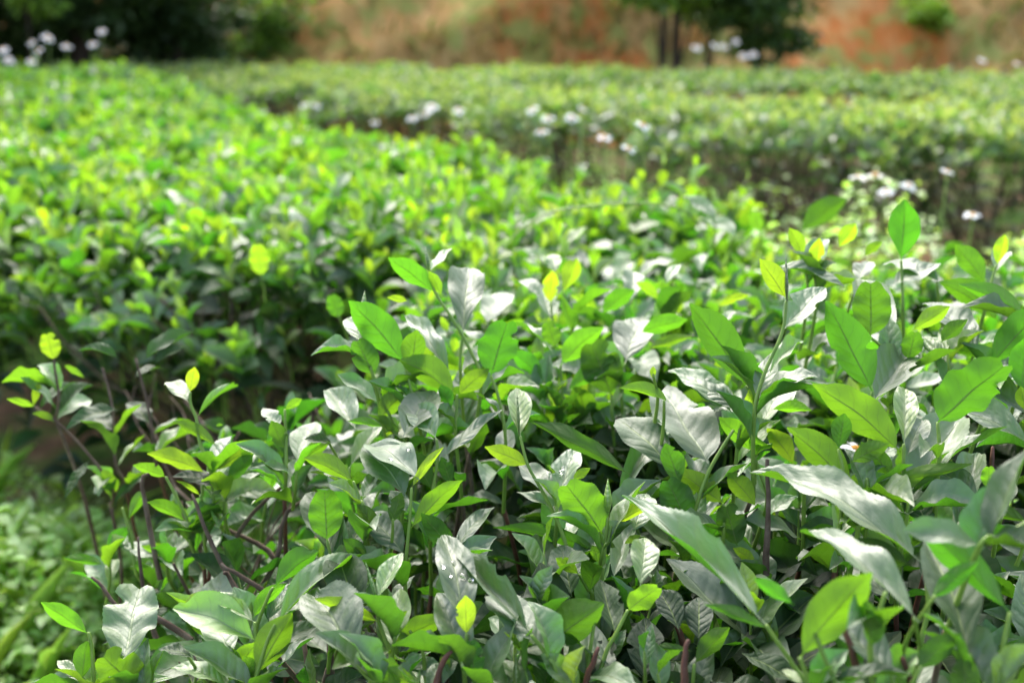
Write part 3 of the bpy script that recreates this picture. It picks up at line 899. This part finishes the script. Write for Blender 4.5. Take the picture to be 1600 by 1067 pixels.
def build_near_bush():
    random.seed(42)
    root = empty('tea_bush', (0.33, 1.0, 0), 'sharp tea bush in front with large glossy and backlit young leaves', 'tea bush', 'tea bushes of the near row')
    n_leaf = 0
    side = []
    drops = []
    for z0, leaves, stems in SHOOTS:
        nodes = []
        for pl in stems:
            zz = z0 + 0.004
            P = [at(x, y, zz) for x, y in pl]
            P.insert(0, P[0] + Vector((random.uniform(-.012, .012), random.uniform(.0, .025), -.07 if pl[0][0] > 480 else -.03)))
            nodes += [(x, y) for x, y in pl]
            pts = curve_pts(P, 5)
            t = Tubes(8)
            n = len(pts)
            t.add(pts, [0.0019 - 0.0007 * i / (n - 1) for i in range(n)])
            t.build('shoot_stem', root, M_STEM if z0 < 1.2 or z0 > 1.27 else M_TWIG)
            for _k in range(4):
                q = P[0].lerp(P[1], random.uniform(-.2, 1.0)) if random.random() < .6 else P[1].lerp(P[2], random.uniform(0, .55))
                side.append(q)
            if len(P) > 3:                               # woody twig carrying the shoot
                q = P[0]
                tw = [q + Vector((random.uniform(-.05, .05), random.uniform(0.02, .10), -0.26)), q + Vector((random.uniform(-.02, .02), 0.02, -0.10)), q + Vector((0, 0, 0.004))]
                t = Tubes(7)
                tw = curve_pts(tw, 3)
                t.add(tw, [0.0026 - 0.0007 * i / (len(tw) - 1) for i in range(len(tw))])
                t.build('twig', root, random.choice([M_RTWIG, M_TWIG]))
        for lf in leaves:
            bx, by, tx, ty, wpx, face, tone = lf[:7]
            blunt = len(lf) > 7
            z = z0 + random.uniform(-0.006, 0.006)
            B = at(bx, by, z0 + 0.004)
            a2 = (RIGHT * (tx - bx) + UP * (by - ty)) * (z / FPX)
            toc = (CAM - B).normalized()
            if face == 'U':
                N = WUP * 0.86 + toc * 0.30 + rv(0.13)
            elif face == 'D':
                N = WUP * 0.42 - toc * 0.85 + rv(0.12)
            else:
                N = toc * -1
            N.normalize()
            if face == 'B':
                ax = a2
            else:
                lam = -a2.dot(N) / FWD.dot(N)
                lim = 1.45 * a2.length
                ax = a2 + FWD * max(-lim, min(lim, lam))
            L = ax.length
            y = ax.normalized()
            zz = (N - y * N.dot(y)).normalized()
            x = y.cross(zz)
            ip = a2.normalized()
            perp = RIGHT * (-ip.dot(UP)) + UP * ip.dot(RIGHT)
            vis = max(0.62, abs(x.dot(perp)))
            W = min(wpx * z / FPX / vis, L * (0.66 if blunt else 0.47))
            if face == 'B':
                put_leaf(root, BUD, frame(B, ax, N, L, max(W, 0.0022)), tone, 'bud')
                continue
            me = random.choice(BLUNT if blunt else HERO)
            o = put_leaf(root, me, frame(B, ax, N, L, W), tone)
            n_leaf += 1
            if face == 'U' and wpx > 40 and 1.2 < tone < 2.3 and z0 < 0.95:
                drops.append((o, L, W))
            # a short stalk down to the twig for leaves with no listed stem beside them
            if not any(math.hypot(bx - x_, by - y_) < 60 for x_, y_ in nodes):
                end = B + Vector((random.uniform(-.012, .012), random.uniform(0.005, .03), -random.uniform(.03, .06)))
                t = Tubes(6)
                pts = curve_pts([end, B.lerp(end, .5) + rv(.004), B + y * 0.004], 4)
                t.add(pts, [0.0017 - 0.0006 * i / (len(pts) - 1) for i in range(len(pts))])
                t.build('shoot_stem', root, M_STEM)
    # water drops on a few wet upper sides
    dm = {}
    for o, L, W in drops[1:12:3]:
        me = o.data
        nv = len(me.vertices)
        for _ in range(random.choice([2, 3, 5])):
            rows = nv // 7
            i = random.randrange(int(rows * .3), int(rows * .8))
            j = random.choice([2, 3, 4, 1, 5])
            co = o.matrix_basis @ me.vertices[i * 7 + j].co
            nz = (o.matrix_basis.to_3x3() @ Vector((0, 0, 1))).normalized()
            ax = (o.matrix_basis.to_3x3() @ Vector((0, 1, 0))).normalized()
            s = random.uniform(0.0012, 0.0032)
            if 'd' not in dm:
                V, F = [], []
                K = 10
                for ring, (rr, hh) in enumerate([(1.0, -0.1), (0.97, 0.16), (0.72, 0.38), (0.35, 0.5)]):
                    for k in range(K):
                        V.append((rr * math.cos(6.283 * k / K), rr * math.sin(6.283 * k / K) * 1.4, hh))
                V.append((0, 0, 0.53))
                V.append((0, 0, -0.12))
                for ring in range(3):
                    for k in range(K):
                        k2 = (k + 1) % K
                        F.append((ring * K + k, ring * K + k2, ring * K + K + k2, ring * K + K + k))
                for k in range(K):
                    F.append((3 * K + k, 3 * K + (k + 1) % K, 4 * K))
                    F.append(((k + 1) % K, k, 4 * K + 1))
                m_ = bpy.data.meshes.new('water_drop')
                m_.from_pydata(V, [], F)
                m_.polygons.foreach_set('use_smooth', [True] * len(F))
                m_.materials.append(M_DROP)
                dm['d'] = m_
            d = bpy.data.objects.new('water_drop', dm['d'])
            C.objects.link(d)
            d.parent = o
            d.matrix_parent_inverse = (Matrix.Translation(-Vector(root.location)) @ Matrix.Translation(Vector(root.location)) @ o.matrix_basis).inverted()
            d.matrix_basis = frame(co + nz * 0.0003, ax, nz, s, s * random.uniform(.7, 1.1))
    # lower, older leaves and fresh side shoots that fill the bush below
    leaves, stems = [], []
    for q in side:
        az = random.uniform(0, 6.28)
        el = R(random.uniform(5, 60))
        hor = Vector((math.cos(az), math.sin(az), 0))
        L = random.uniform(.035, .062)
        leaves.append((frame(q, hor * math.cos(el) + WUP * math.sin(el), WUP * math.cos(el) - hor * math.sin(el) + rv(.2), L, L * random.uniform(.34, .44)), random.uniform(.8, 2.1), L))
    def foot():
        while True:
            lx, ly = random.uniform(-1, 1), random.uniform(-1, 1)
            r_ = bush_inside(lx, ly, 3.6)
            if r_ < 1:
                return 0.33 + 0.62 * lx, 1.02 + 0.66 * ly, r_
    for _ in range(2700):
        x, y, r_ = foot()
        if x < -0.02 and random.random() < 0.5:
            continue
        top = CANOPY - 0.045 - 0.10 * max(0, r_ - 0.7) / 0.3 - (0.05 if y < 1.15 else 0.0) - (0.08 if x < 0.0 else 0)
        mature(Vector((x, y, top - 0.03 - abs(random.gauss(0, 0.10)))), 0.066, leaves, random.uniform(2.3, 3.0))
    for _ in range(620):
        x, y, r_ = foot()
        if x < -0.0 and random.random() < 0.75:
            continue
        near = y < 1.1
        p = Vector((x, y, CANOPY - 0.115 - (0.035 if near else 0.0) - (0.07 if x < 0 else 0) - random.uniform(0, 0.06)))
        shoot(p, random.uniform(0.05, 0.10), rv(0.3), 0.066 * random.uniform(0.7, 1.2), random.uniform(0.4, 1.6), leaves, stems, random.choice([4, 4, 5, 6]))
    for _ in range(300):
        x, y = random.uniform(-.12, .95), random.uniform(1.1, 1.68)
        shoot(Vector((x, y, CANOPY - 0.10 - random.uniform(0, .03))), random.uniform(0.05, 0.09), rv(.25), .064 * random.uniform(.7, 1.25), random.uniform(.3, 1.2), leaves, stems, random.choice([4, 5, 5]))
    for _ in range(240):                                # flat glossy leaves among the shoots
        mature(Vector((random.uniform(-.1, .95), random.uniform(1.08, 1.68), CANOPY - random.uniform(.02, .09))), .062, leaves, random.uniform(.9, 1.7))
    for _ in range(110):
        x, y = random.uniform(-.36, .06), random.uniform(.98, 1.42)
        p = Vector((x, y, CANOPY - .10 - random.uniform(0, .16) - .25 * max(0, -x - .1)))
        if random.random() < .45:
            shoot(p, random.uniform(.03, .06), Vector((-.3, -.1, 0)) + rv(.3), .050 * random.uniform(.7, 1.2), random.uniform(.2, 1.2), leaves, stems, 4)
        for _k in range(3):
            mature(p + rv(.03), .052, leaves, random.uniform(1.8, 2.6), Vector((-.7, -.7, 0)))
    for _ in range(500):
        x, y, r_ = foot()
        if x > 0.05:
            mature(Vector((x, y, CANOPY - 0.09 - random.uniform(0, .07))), .064, leaves, random.uniform(1.1, 2.2) if y > 1.1 else random.uniform(2.0, 2.8))
    sc_ = sorted(((L / in_view(m.translation)[2] * (1.4 if t < 1.6 else 1), i) for i, (m, t, L) in enumerate(leaves) if in_view(m.translation)), reverse=True)
    pick = {i for _, i in sc_[:max(0, 298 - n_leaf)]}
    for i in pick:
        put_leaf(root, random.choice(HERO), leaves[i][0], leaves[i][1])
    FINE = [leaf_grid(14, 2, bend=b, fold=f, wave=0.08, seed=31 + i, wide=0.47, serr=0, twist=tw)
            for i, (b, f, tw) in enumerate([(0.3, 0.4, 0.2), (0.8, 0.3, -0.3), (1.1, 0.5, 0.15), (0.5, 0.7, -0.2), (0.2, 0.25, 0.3)])]
    stuff_mesh('foliage', [(m, t) for i, (m, t, L) in enumerate(leaves) if i not in pick], FINE, root, M_FOL)
    t = Tubes(5)
    for pts in stems:
        t.add([pts[0] - Vector((random.uniform(-.02, .02), random.uniform(-.02, .02), 0.09))] + pts, [0.0019, 0.0016, 0.0013, 0.0009])
    o = t.build('shoot_stems', root, M_STEM)
    o['kind'] = 'stuff'
    branches(root, (0.12, 1.0), 0.52, 0.60, 0, CANOPY - 0.10, 12, 4, 5, sides=6, thick=0.95)
    branches(root, (0.62, 1.0), 0.40, 0.60, 0, CANOPY - 0.10, 9, 4, 6, sides=6, thick=0.9)
    # bare pruned twigs on the open left flank
    for (pl, z) in (([(430,1090),(390,960),(330,850),(300,770)],1.02),([(330,990),(345,890),(395,800),(470,740)],1.08),([(300,1000),(240,962),(185,950),(160,915),(143,902)],1.0),
                    ([(250,1010),(225,930),(215,840)],1.06),([(380,960),(430,880),(450,800),(520,765)],1.05),([(440,940),(385,905),(345,880)],1.0),([(420,1000),(360,905),(352,895)],0.95),
                    ([(470,930),(420,860),(360,830),(330,800)],1.1),([(250,905),(222,760),(235,740)],1.1),([(705,1015),(690,1045),(672,1100)],0.76),([(1075,1000),(1070,1040),(1066,1100)],0.74),
                    ([(1312,960),(1330,1010),(1345,1100)],0.68),([(1200,720),(1200,800),(1196,900)],0.93),([(1306,830),(1306,880),(1300,960)],0.9),([(935,1010),(920,1050),(905,1100)],0.78),
                    ([(1035,930),(1060,980),(1070,1010)],0.86),([(1552,700),(1548,760),(1540,830)],0.9),([(1410,1025),(1420,1060),(1425,1100)],0.68),([(860,980),(890,1040),(920,1060)],0.84)):
        t = Tubes(7)
        if pl[0][1] < pl[-1][1]:
            pl = pl[::-1]
        pts = curve_pts([at(x, y, z) for x, y in pl], 3)
        pts = [p + rv(.0009) for p in pts]
        t.add(pts, [0.0030 - 0.0017 * i / (len(pts) - 1) + random.uniform(-.0003, .0003) for i in range(len(pts))])
        t.build('twig', root, M_TWIG if z > 0.9 else M_RTWIG)
build_near_bush()

# ------------------------------------------------------------------ the rest of the near row, running away to the left
ROT = math.atan2(0.45, 0.89)
NEAR_ROW = [
    ((-0.20, 2.27), 0.78, 0.50, -0.45, 'blurred tea bush right behind the sharp one, its shaded side facing us'),
    ((-0.62, 2.86), 0.78, 0.50, ROT, 'third tea bush back in the near row'),
    ((-1.00, 3.62), 0.78, 0.50, ROT, 'fourth tea bush back in the near row'),
    ((-1.42, 4.37), 0.80, 0.50, ROT, 'fifth tea bush back in the near row'),
    ((-1.85, 5.12), 0.85, 0.52, ROT, 'tea bush in the near row under the tall white wildflowers'),
    ((-2.35, 5.95), 0.90, 0.56, ROT, 'tea bush far up the near row, last but one'),
    ((-2.90, 6.85), 0.95, 0.60, ROT, 'last tea bush of the near row, below the dark trees'),
]
for i, (c, a, b, rot, lab) in enumerate(NEAR_ROW):
    k = 1.0 if i < 3 else 0.8
    make_bush('tea_bush', lab, 'tea bushes of the near row', c, a, b, rot, CANOPY + (-.085, -.09, -.11, -.115, -.10, -.05, .0)[i], int((900 if i < 1 else 640) * k), int((900 if i < 1 else 700) * k), int(420 * k), 0.072 if i < 1 else 0.084,
              300, 0.36, LOWT, HERO[:8] if i == 0 else MID, 10 + i, branch_levels=3 if i < 2 else 2, branch_count=18 if i == 0 else 9 if i < 2 else 5)

# ------------------------------------------------------------------ the two rows behind
FAR = [
    ((2.05, 4.75), 0.72, 0.80, -0.35, 0.0, 'second-row tea bush at the right edge, with dark bare stems below'),
    ((1.18, 4.95), 0.62, 0.78, -0.35, 0.0, 'second-row tea bush whose green front droops over its shaded side'),
    ((0.42, 5.85), 0.55, 0.75, -0.45, 0.0, 'second-row tea bush beside the dark hollow in the middle'),
    ((-0.42, 6.75), 0.62, 0.75, -0.45, 0.0, 'second-row tea bush left of the dark hollow'),
    ((-1.30, 7.75), 0.70, 0.75, -0.45, 0.01, 'second-row tea bush at the far left end, above pale bare stems'),
]
for i, (c, a, b, rot, dz, lab) in enumerate(FAR):
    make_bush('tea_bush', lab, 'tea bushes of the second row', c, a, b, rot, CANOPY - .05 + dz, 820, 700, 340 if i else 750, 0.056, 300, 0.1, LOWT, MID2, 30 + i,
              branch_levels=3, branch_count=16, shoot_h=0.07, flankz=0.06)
BACK = [((-2.75, 9.0), 0.78), ((-1.30, 8.7), 0.82), ((0.20, 8.2), 0.82), ((1.65, 7.6), 0.82), ((3.05, 7.2), 0.82), ((2.9, 5.7), 0.75)]
BLAB = ['back-row tea bush at its left end, below the dark trees', 'back-row tea bush below the gully in the red bank', 'back-row tea bush just left of the slim tree trunks',
        'back-row tea bush just right of the slim tree trunks', 'back-row tea bush at the right end of the row', 'tea bush at the right edge between second and back row']
for i, (c, a) in enumerate(BACK):
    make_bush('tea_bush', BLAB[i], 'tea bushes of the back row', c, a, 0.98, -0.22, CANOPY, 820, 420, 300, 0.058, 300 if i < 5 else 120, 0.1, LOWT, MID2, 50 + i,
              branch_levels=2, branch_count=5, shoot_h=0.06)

# ------------------------------------------------------------------ wildflowers (white rays, yellow disc)
def petal_mesh():
    V, F, n = [], [], 5
    for i in range(n + 1):
        t = i / n
        hw = 0.10 + 0.30 * math.sin(math.pi * min(1, t * 0.80 + 0.05)) ** 0.8
        for s in (-1, -0.35, 0.35, 1):
            yy = t + (-0.07 * (abs(s) < 0.5) if i == n else 0)
            V.append((s * hw, yy, -0.18 * t * t + 0.06 * (abs(s) > 0.5)))
    for i in range(n):
        for j in range(3):
            o = i * 4 + j
            F.append((o, o + 1, o + 5, o + 4))
    return np_mesh('petal', V, F, mat=M_PETAL)
PETAL = petal_mesh()
def disc_mesh():
    V, F, K = [], [], 12
    for rr, hh in [(0.55, -0.75), (0.9, -0.25), (1.0, 0.15), (0.75, 0.45), (0.35, 0.6)]:
        for k in range(K):
            V.append((rr * math.cos(6.283 * k / K), rr * math.sin(6.283 * k / K), hh + 0.06 * (k % 2)))
    for i in range(4):
        for k in range(K):
            k2 = (k + 1) % K
            F.append((i * K + k, i * K + k2, i * K + K + k2, i * K + K + k))
    F.append(tuple(4 * K + k for k in range(4)) ) if False else None
    c = len(V)
    V.append((0, 0, 0.62))
    tri = [(4 * K + k, 4 * K + (k + 1) % K, c) for k in range(K)]
    me = bpy.data.meshes.new('flower_head')
    me.from_pydata(V, [], [f for f in F if f] + tri)
    me.polygons.foreach_set('use_smooth', [True] * len(me.polygons))
    me.materials.append(M_DISC)
    return me
DISC = disc_mesh()

def wildflower(label, heads, foot, leaf_n=10, seed=0):
    """heads: (x px, y px, depth, diameter m, facing) ; foot: ground point"""
    random.seed(500 + seed)
    root = empty('wildflower', foot, label, 'wildflower', 'white wildflowers among the tea rows')
    foot = Vector(foot)
    lv = []
    for (x, y, z, dia, face) in heads:
        dia *= 1.2
        H = at(x, y, z)
        mid = foot.lerp(H, 0.55) + Vector((random.uniform(-.05, .05), random.uniform(-.05, .05), 0.06))
        f0 = foot + Vector((random.uniform(-.03, .03), random.uniform(-.03, .03), 0))
        pts = curve_pts([f0, mid, H - Vector((0, 0, 0.03)), H - Vector(face).normalized() * dia * 0.1], 5)
        t = Tubes(6)
        t.add(pts, [0.0028 - 0.0016 * i / (len(pts) - 1) for i in range(len(pts))])
        t.build('stem', root, M_STEM)
        up = (Vector(face) + Vector((random.uniform(-.3, .3), .25, .35))).normalized()
        head = bpy.data.objects.new('flower_head', DISC)
        C.objects.link(head)
        head.parent = root
        head.matrix_parent_inverse = Matrix.Translation(-foot)
        q = up.to_track_quat('Z', 'Y')
        mh = Matrix.LocRotScale(H, q, Vector((dia * .16,) * 3))
        head.matrix_basis = mh
        npet = random.choice([5, 6, 6])
        for k in range(npet):
            p = bpy.data.objects.new('petal', PETAL)
            C.objects.link(p)
            p.parent = head
            an = 6.283 * k / npet + random.uniform(-.12, .12)
            s = random.uniform(1.9, 2.7)
            p.matrix_basis = Matrix.Rotation(an, 4, 'Z') @ Matrix.Translation((0, 0.75, 0.1)) @ Matrix.Rotation(random.uniform(-.25, .12), 4, 'X') @ Matrix.Diagonal((s, s, s, 1))
        for k in range(leaf_n):
            p = f0.lerp(mid, random.uniform(.25, 1)) if random.random() < .7 else mid.lerp(H, random.uniform(0, .6))
            az = random.uniform(0, 6.28)
            ax = Vector((math.cos(az), math.sin(az), random.uniform(.1, .9)))
            L = random.uniform(.04, .075)
            o = put_leaf(root, random.choice(MID), frame(p, ax, WUP + rv(.5), L, L * random.uniform(.3, .45)), random.uniform(.5, 1.6))
    return root

G = lambda x, z: (at(x, 400, z).x, at(x, 400, z).y, 0)
wildflower('large white wildflower head tilted to the right in front of the dark second row', [(1005,196,2.55,.040,(.55,-.5,.7))], G(1000,2.55), 8, 1)
wildflower('pair of white wildflowers with yellow centres just above the sharp leaves', [(945,215,2.75,.034,(-.2,-.6,.8)),(983,232,2.65,.036,(.4,-.5,.8))], G(960,2.7), 10, 2)
wildflower('white wildflowers standing at the right in front of bare tea stems', [(1342,276,2.35,.036,(-.2,.1,1)),(1368,273,2.38,.036,(.2,.1,1)),(1420,290,2.5,.030,(.3,-.7,.6)),(1385,300,2.5,.028,(-.3,-.6,.6))], G(1380,2.4), 14, 3)
wildflower('low white wildflower near the right edge of the gap', [(1520,336,2.3,.032,(0,-.5,.8)),(1480,268,2.4,.026,(.3,-.5,.8))], G(1510,2.3), 14, 4)
wildflower('three small white wildflowers in the middle of the gap', [(832,172,3.4,.034,(-.3,-.7,.7)),(857,185,3.4,.038,(.2,-.7,.7)),(893,185,3.3,.036,(.1,-.9,.4))], G(860,3.4), 8, 5)
wildflower('white wildflower low among weeds in the middle of the gap', [(846,206,3.0,.034,(-.1,-.6,.8)),(910,170,3.6,.03,(.3,-.6,.7))], G(850,3.0), 10, 6)
wildflower('white wildflowers behind the near row, left of the middle', [(675,168,3.6,.040,(.2,-.7,.7)),(717,173,3.6,.040,(-.1,-.6,.8)),(667,178,3.5,.032,(-.4,-.7,.6))], G(690,3.6), 8, 7)
wildflower('small white wildflowers peeking over the near row', [(644,185,3.7,.032,(0,-.7,.7)),(586,192,3.9,.028,(.3,-.7,.7))], G(640,3.8), 8, 8)
wildflower('pale pinkish wildflowers in front of the second row far end', [(476,165,4.7,.034,(0,-.7,.7)),(495,164,4.8,.036,(.2,-.7,.7))], G(485,4.8), 6, 9)
wildflower('tall cluster of white wildflowers before the dark trees', [(75,60,4.9,.046,(.3,-.8,.5)),(60,80,4.9,.040,(-.2,-.8,.5)),(50,67,5.0,.034,(-.3,-.8,.5)),(104,73,5.0,.038,(.2,-.7,.6)),(48,97,4.9,.036,(0,-.7,.6))], G(75,5.0), 10, 10)
wildflower('two white wildflowers before the dark trees, right of the tall cluster', [(145,70,5.2,.038,(.1,-.8,.5)),(159,50,5.2,.038,(.1,-.8,.5))], G(140,5.2), 8, 11)
wildflower('white wildflowers above the tea at the left edge', [(4,78,5.0,.042,(-.2,-.8,.5)),(13,95,5.0,.040,(.2,-.8,.5))], G(5,5.0), 8, 12)
wildflower('white wildflower cluster above the back row beside the slim tree trunks', [(1089,75,6.6,.052,(0,-.8,.5)),(1118,72,6.6,.042,(0,-.8,.5)),(1131,73,6.6,.046,(.2,-.8,.5)),(1150,66,6.7,.04,(.1,-.8,.5))], G(1115,6.7), 8, 13)
wildflower('two white wildflowers above the back row, right of the larger cluster', [(1162,88,6.4,.046,(0,-.8,.5)),(1177,86,6.5,.046,(0,-.8,.5))], G(1170,6.5), 6, 14)
wildflower('single pinkish wildflower above the tea at the right', [(1536,94,5.2,.040,(0,-.7,.6)),(1590,100,5.2,.03,(0,-.7,.6))], G(1540,5.2), 6, 15)
wildflower('white wildflower with orange centre half hidden inside the sharp tea bush', [(1338,702,1.12,.030,(0.1,-.35,.9))], G(1340,1.12), 0, 16)

# ------------------------------------------------------------------ trees at the back
def tree(name, label, foot, h, trunk_r, crown, n_leaf, leaf_size, tone, group, stems=1, seed=0, lean=0.0):
    """crown: list of (dx, dy, z, rx, rz) clumps"""
    random.seed(700 + seed)
    root = empty(name, foot, label, 'tree', group)
    foot = Vector(foot)
    tb = Tubes(9)
    top = foot + Vector((lean, 0.1, h))
    pts = curve_pts([foot - Vector((0, 0, .1)), foot.lerp(top, .4) + Vector((random.uniform(-.06, .06), 0, 0)), top], 6)
    tb.add(pts, [trunk_r * (1.15 - 0.75 * i / (len(pts) - 1)) for i in range(len(pts))])
    for dx, dy, z, rx, rz in crown:
        e = foot + Vector((dx, dy, z))
        s = pts[min(len(pts) - 1, max(2, int(len(pts) * min(.95, (z * .75) / h))))]
        tb.add(curve_pts([s, s.lerp(e, .5) + Vector((0, 0, .08)), e], 4), [trunk_r * .4 * (1 - .1 * i) for i in range(9)])
    tb.build('trunk', root, M_BARK)
    lv = []
    for dx, dy, z, rx, rz in crown:
        clumps = [Vector((random.gauss(0, .55), random.gauss(0, .55), random.gauss(0, .5))) for _ in range(14)]
        for _ in range(n_leaf // len(crown)):
            q = random.choice(clumps) + rv(.32)
            p = foot + Vector((dx + q.x * rx, dy + q.y * rx, z + q.z * rz))
            ax = Vector((random.gauss(0, 1), random.gauss(0, 1), random.gauss(-.2, .6)))
            L = leaf_size * random.uniform(.7, 1.3)
            lv.append((frame(p, ax, WUP + rv(.9), L, L * random.uniform(.4, .55)), tone + random.uniform(-.5, .5)))
    stuff_mesh('crown', lv, TINYT, root, M_TREE)
    return root
TG = 'dark trees behind the rows'
tree('dark_tree', 'dark leafy tree in the top left corner', (-4.7, 9.4, 0), 3.0, .09, [(0,0,1.15,.7,.4),(-.6,.2,1.8,.9,.6),(.6,0,2.2,.9,.6),(0,.3,2.9,1.0,.6)], 9000, .11, 2.3, TG, 1, 1)
tree('dark_tree', 'dark tree with pale green low sprays, right of the corner tree', (-3.6, 9.8, 0), 3.2, .08, [(0,0,1.25,.6,.4),(.4,-.3,2.0,.8,.6),(-.6,0,2.4,.9,.6),(.1,.3,3.0,1.0,.6)], 8000, .11, 2.1, TG, 1, 2)
tree('dark_tree', 'dark tree at the left foot of the red bank', (-2.85, 10.3, 0), 2.8, .07, [(-.1,0,1.15,.5,.35),(-.2,.2,1.7,.6,.5),(-.3,0,2.4,.7,.6)], 7000, .10, 2.2, TG, 1, 3)
tree('dark_shrub', 'low dark shrub beneath the trees at the left edge', (-5.2, 9.9, 0), 1.3, .05, [(0,0,.8,.7,.45),(.5,.3,1.1,.7,.45),(-.5,.2,1.2,.7,.5)], 6000, .10, 2.6, TG, 1, 4)
tree('dark_shrub', 'low dark shrub between the corner tree and the red bank', (-3.4, 10.5, 0), 1.1, .05, [(0,0,.8,.7,.45),(-.8,.1,.8,.7,.45),(.5,.2,.7,.45,.4)], 6000, .10, 2.6, TG, 1, 5)
tree('pale_sapling', 'pale green spray of leaves against the dark trees', (-3.62, 8.9, 0), 1.55, .015, [(0,0,1.33,.16,.12),(-.12,0,1.48,.16,.12)], 260, .10, .2, None, 1, 12)
tree('slim_tree', 'slim dark tree trunk standing before the red bank', (1.22, 9.75, 0), 3.0, .036, [(-.1,-.1,1.36,.30,.14),(.2,.1,2.0,.6,.4),(-.3,0,2.5,.7,.5)], 2600, .09, .6, 'slim trees before the red bank', 1, 6, .05)
tree('slim_tree', 'second slim dark trunk close beside the first, before the red bank', (1.42, 9.9, 0), 2.9, .045, [(.15,0,1.36,.34,.16),(.5,.1,2.2,.7,.5)], 2200, .09, .8, 'slim trees before the red bank', 1, 7, .02)
tree('slim_tree', 'leaning slim trunk at the left side of the dark bush', (1.62, 10.0, 0), 2.8, .028, [(.28,.1,1.4,.4,.2),(.6,0,2.4,.6,.5)], 3000, .10, 1.7, 'slim trees before the red bank', 1, 8, .25)
tree('dark_shrub', 'dark green bush before the red bank right of the slim trunks', (2.12, 10.2, 0), 2.0, .05, [(.0,-.1,.95,.36,.14),(-.25,.05,1.22,.42,.16),(.1,.1,1.55,.6,.25),(0,.1,1.95,.6,.4)], 3000, .09, 1.7, TG, 1, 9)
bp = bank_point(4.25, 1.72)
tree('green_shrub', 'small bright green bush high on the red bank at the right', tuple(bp), .35, .015, [(0,-.1,.18,.22,.14),(.05,-.12,.10,.16,.1)], 900, .08, .3, None, 1, 10)
bp = bank_point(-2.15, 1.5)
tree('green_shrub', 'pale green bush on the left shoulder of the red bank', tuple(bp), .4, .015, [(-.2,-.1,.2,.3,.16),(-.45,-.15,-.05,.3,.16),(-.1,-.1,.45,.3,.16)], 1500, .09, .7, None, 1, 11)

# ------------------------------------------------------------------ weeds and grass on the ground
def hedge_blocked(x, y):
    if ((x - .33) / .66) ** 2 + ((y - 1.0) / .7) ** 2 < .8:
        return True
    return False
def cover():
    random.seed(77)
    g, wv = [], []
    # strip left of the near bush and the aisle between the rows
    for _ in range(80000):
        pick = random.random()
        if pick > .85:                                  # tall weeds right behind the sharp bush
            x, y = random.uniform(.45, 2.1), random.uniform(1.95, 3.5)
            hmax, big, pg = .72, 1.1, .2
        elif pick < .38:
            x, y = random.uniform(-1.9, -.10), random.uniform(.6, 2.4)
            hmax, big, pg = .26, 1.0, .03
        else:
            y = random.uniform(1.6, 8.2)
            edge = .62 - .49 * (y - 1.9)
            x = edge + random.uniform(-.15, 1.0 + .1 * y + (1.4 if y < 4.2 else .3))
            hmax, big, pg = .58, 1.2, .35
        if hedge_blocked(x, y):
            continue
        clump = .5 + .5 * smoothnoise(4 * x, 4 * y, 4.0)
        if random.random() > .35 + clump:
            continue
        az = random.uniform(0, 6.28)
        if random.random() < pg:
            ax = Vector((math.cos(az) * .45, math.sin(az) * .45, 1))
            L = random.uniform(.10, .26) * big * (.7 + .5 * clump)
            g.append((frame(Vector((x, y, 0)), ax, Vector((math.cos(az), math.sin(az), .4)) * -1, L, random.uniform(.004, .008)), random.uniform(.1, 1.2)))
        else:
            ax = Vector((math.cos(az), math.sin(az), random.uniform(-.1, .7)))
            L = random.uniform(.014, .042) * big
            z = hmax * clump * random.random() ** .6
            wv.append((frame(Vector((x, y, z + .01)), ax, WUP + rv(.5), L, L * random.uniform(.4, .75)), random.uniform(.2, 1.1)))
    a = stuff_mesh('grass', g, BLADET, None, M_GRASS)
    a['label'] = 'green grass blades on the ground between the tea rows'
    a['category'] = 'grass'
    b = stuff_mesh('weeds', wv, TINYT, None, M_WEED)
    b['label'] = 'low leafy green weeds on the ground between the tea rows'
    b['category'] = 'weeds'
cover()

# ------------------------------------------------------------------ a vine over the tea tops
vt = Tubes(6)
vp = curve_pts([at(x, y, z) for x, y, z in ((800, 372, 1.55), (850, 336, 1.55), (920, 322, 1.57), (1000, 318, 1.60), (1060, 326, 1.62), (1092, 352, 1.63), (1110, 392, 1.63))], 6)
vt.add(vp, [0.0014] * len(vp))
for x, y, r0 in ((1010, 318, 9), (1035, 308, 7), (985, 312, 6)):
    vt.add([at(x + r0 * math.cos(a * .7) * (1 - a * .06), y - 8 - r0 * math.sin(a * .7) * (1 - a * .06), 1.6) for a in range(12)], [0.0007] * 12)
vo = vt.build('vine', None, M_STEM)
vo['label'] = 'thin pale green vine with curled tendrils arching over the tea tops'
vo['category'] = 'vine'
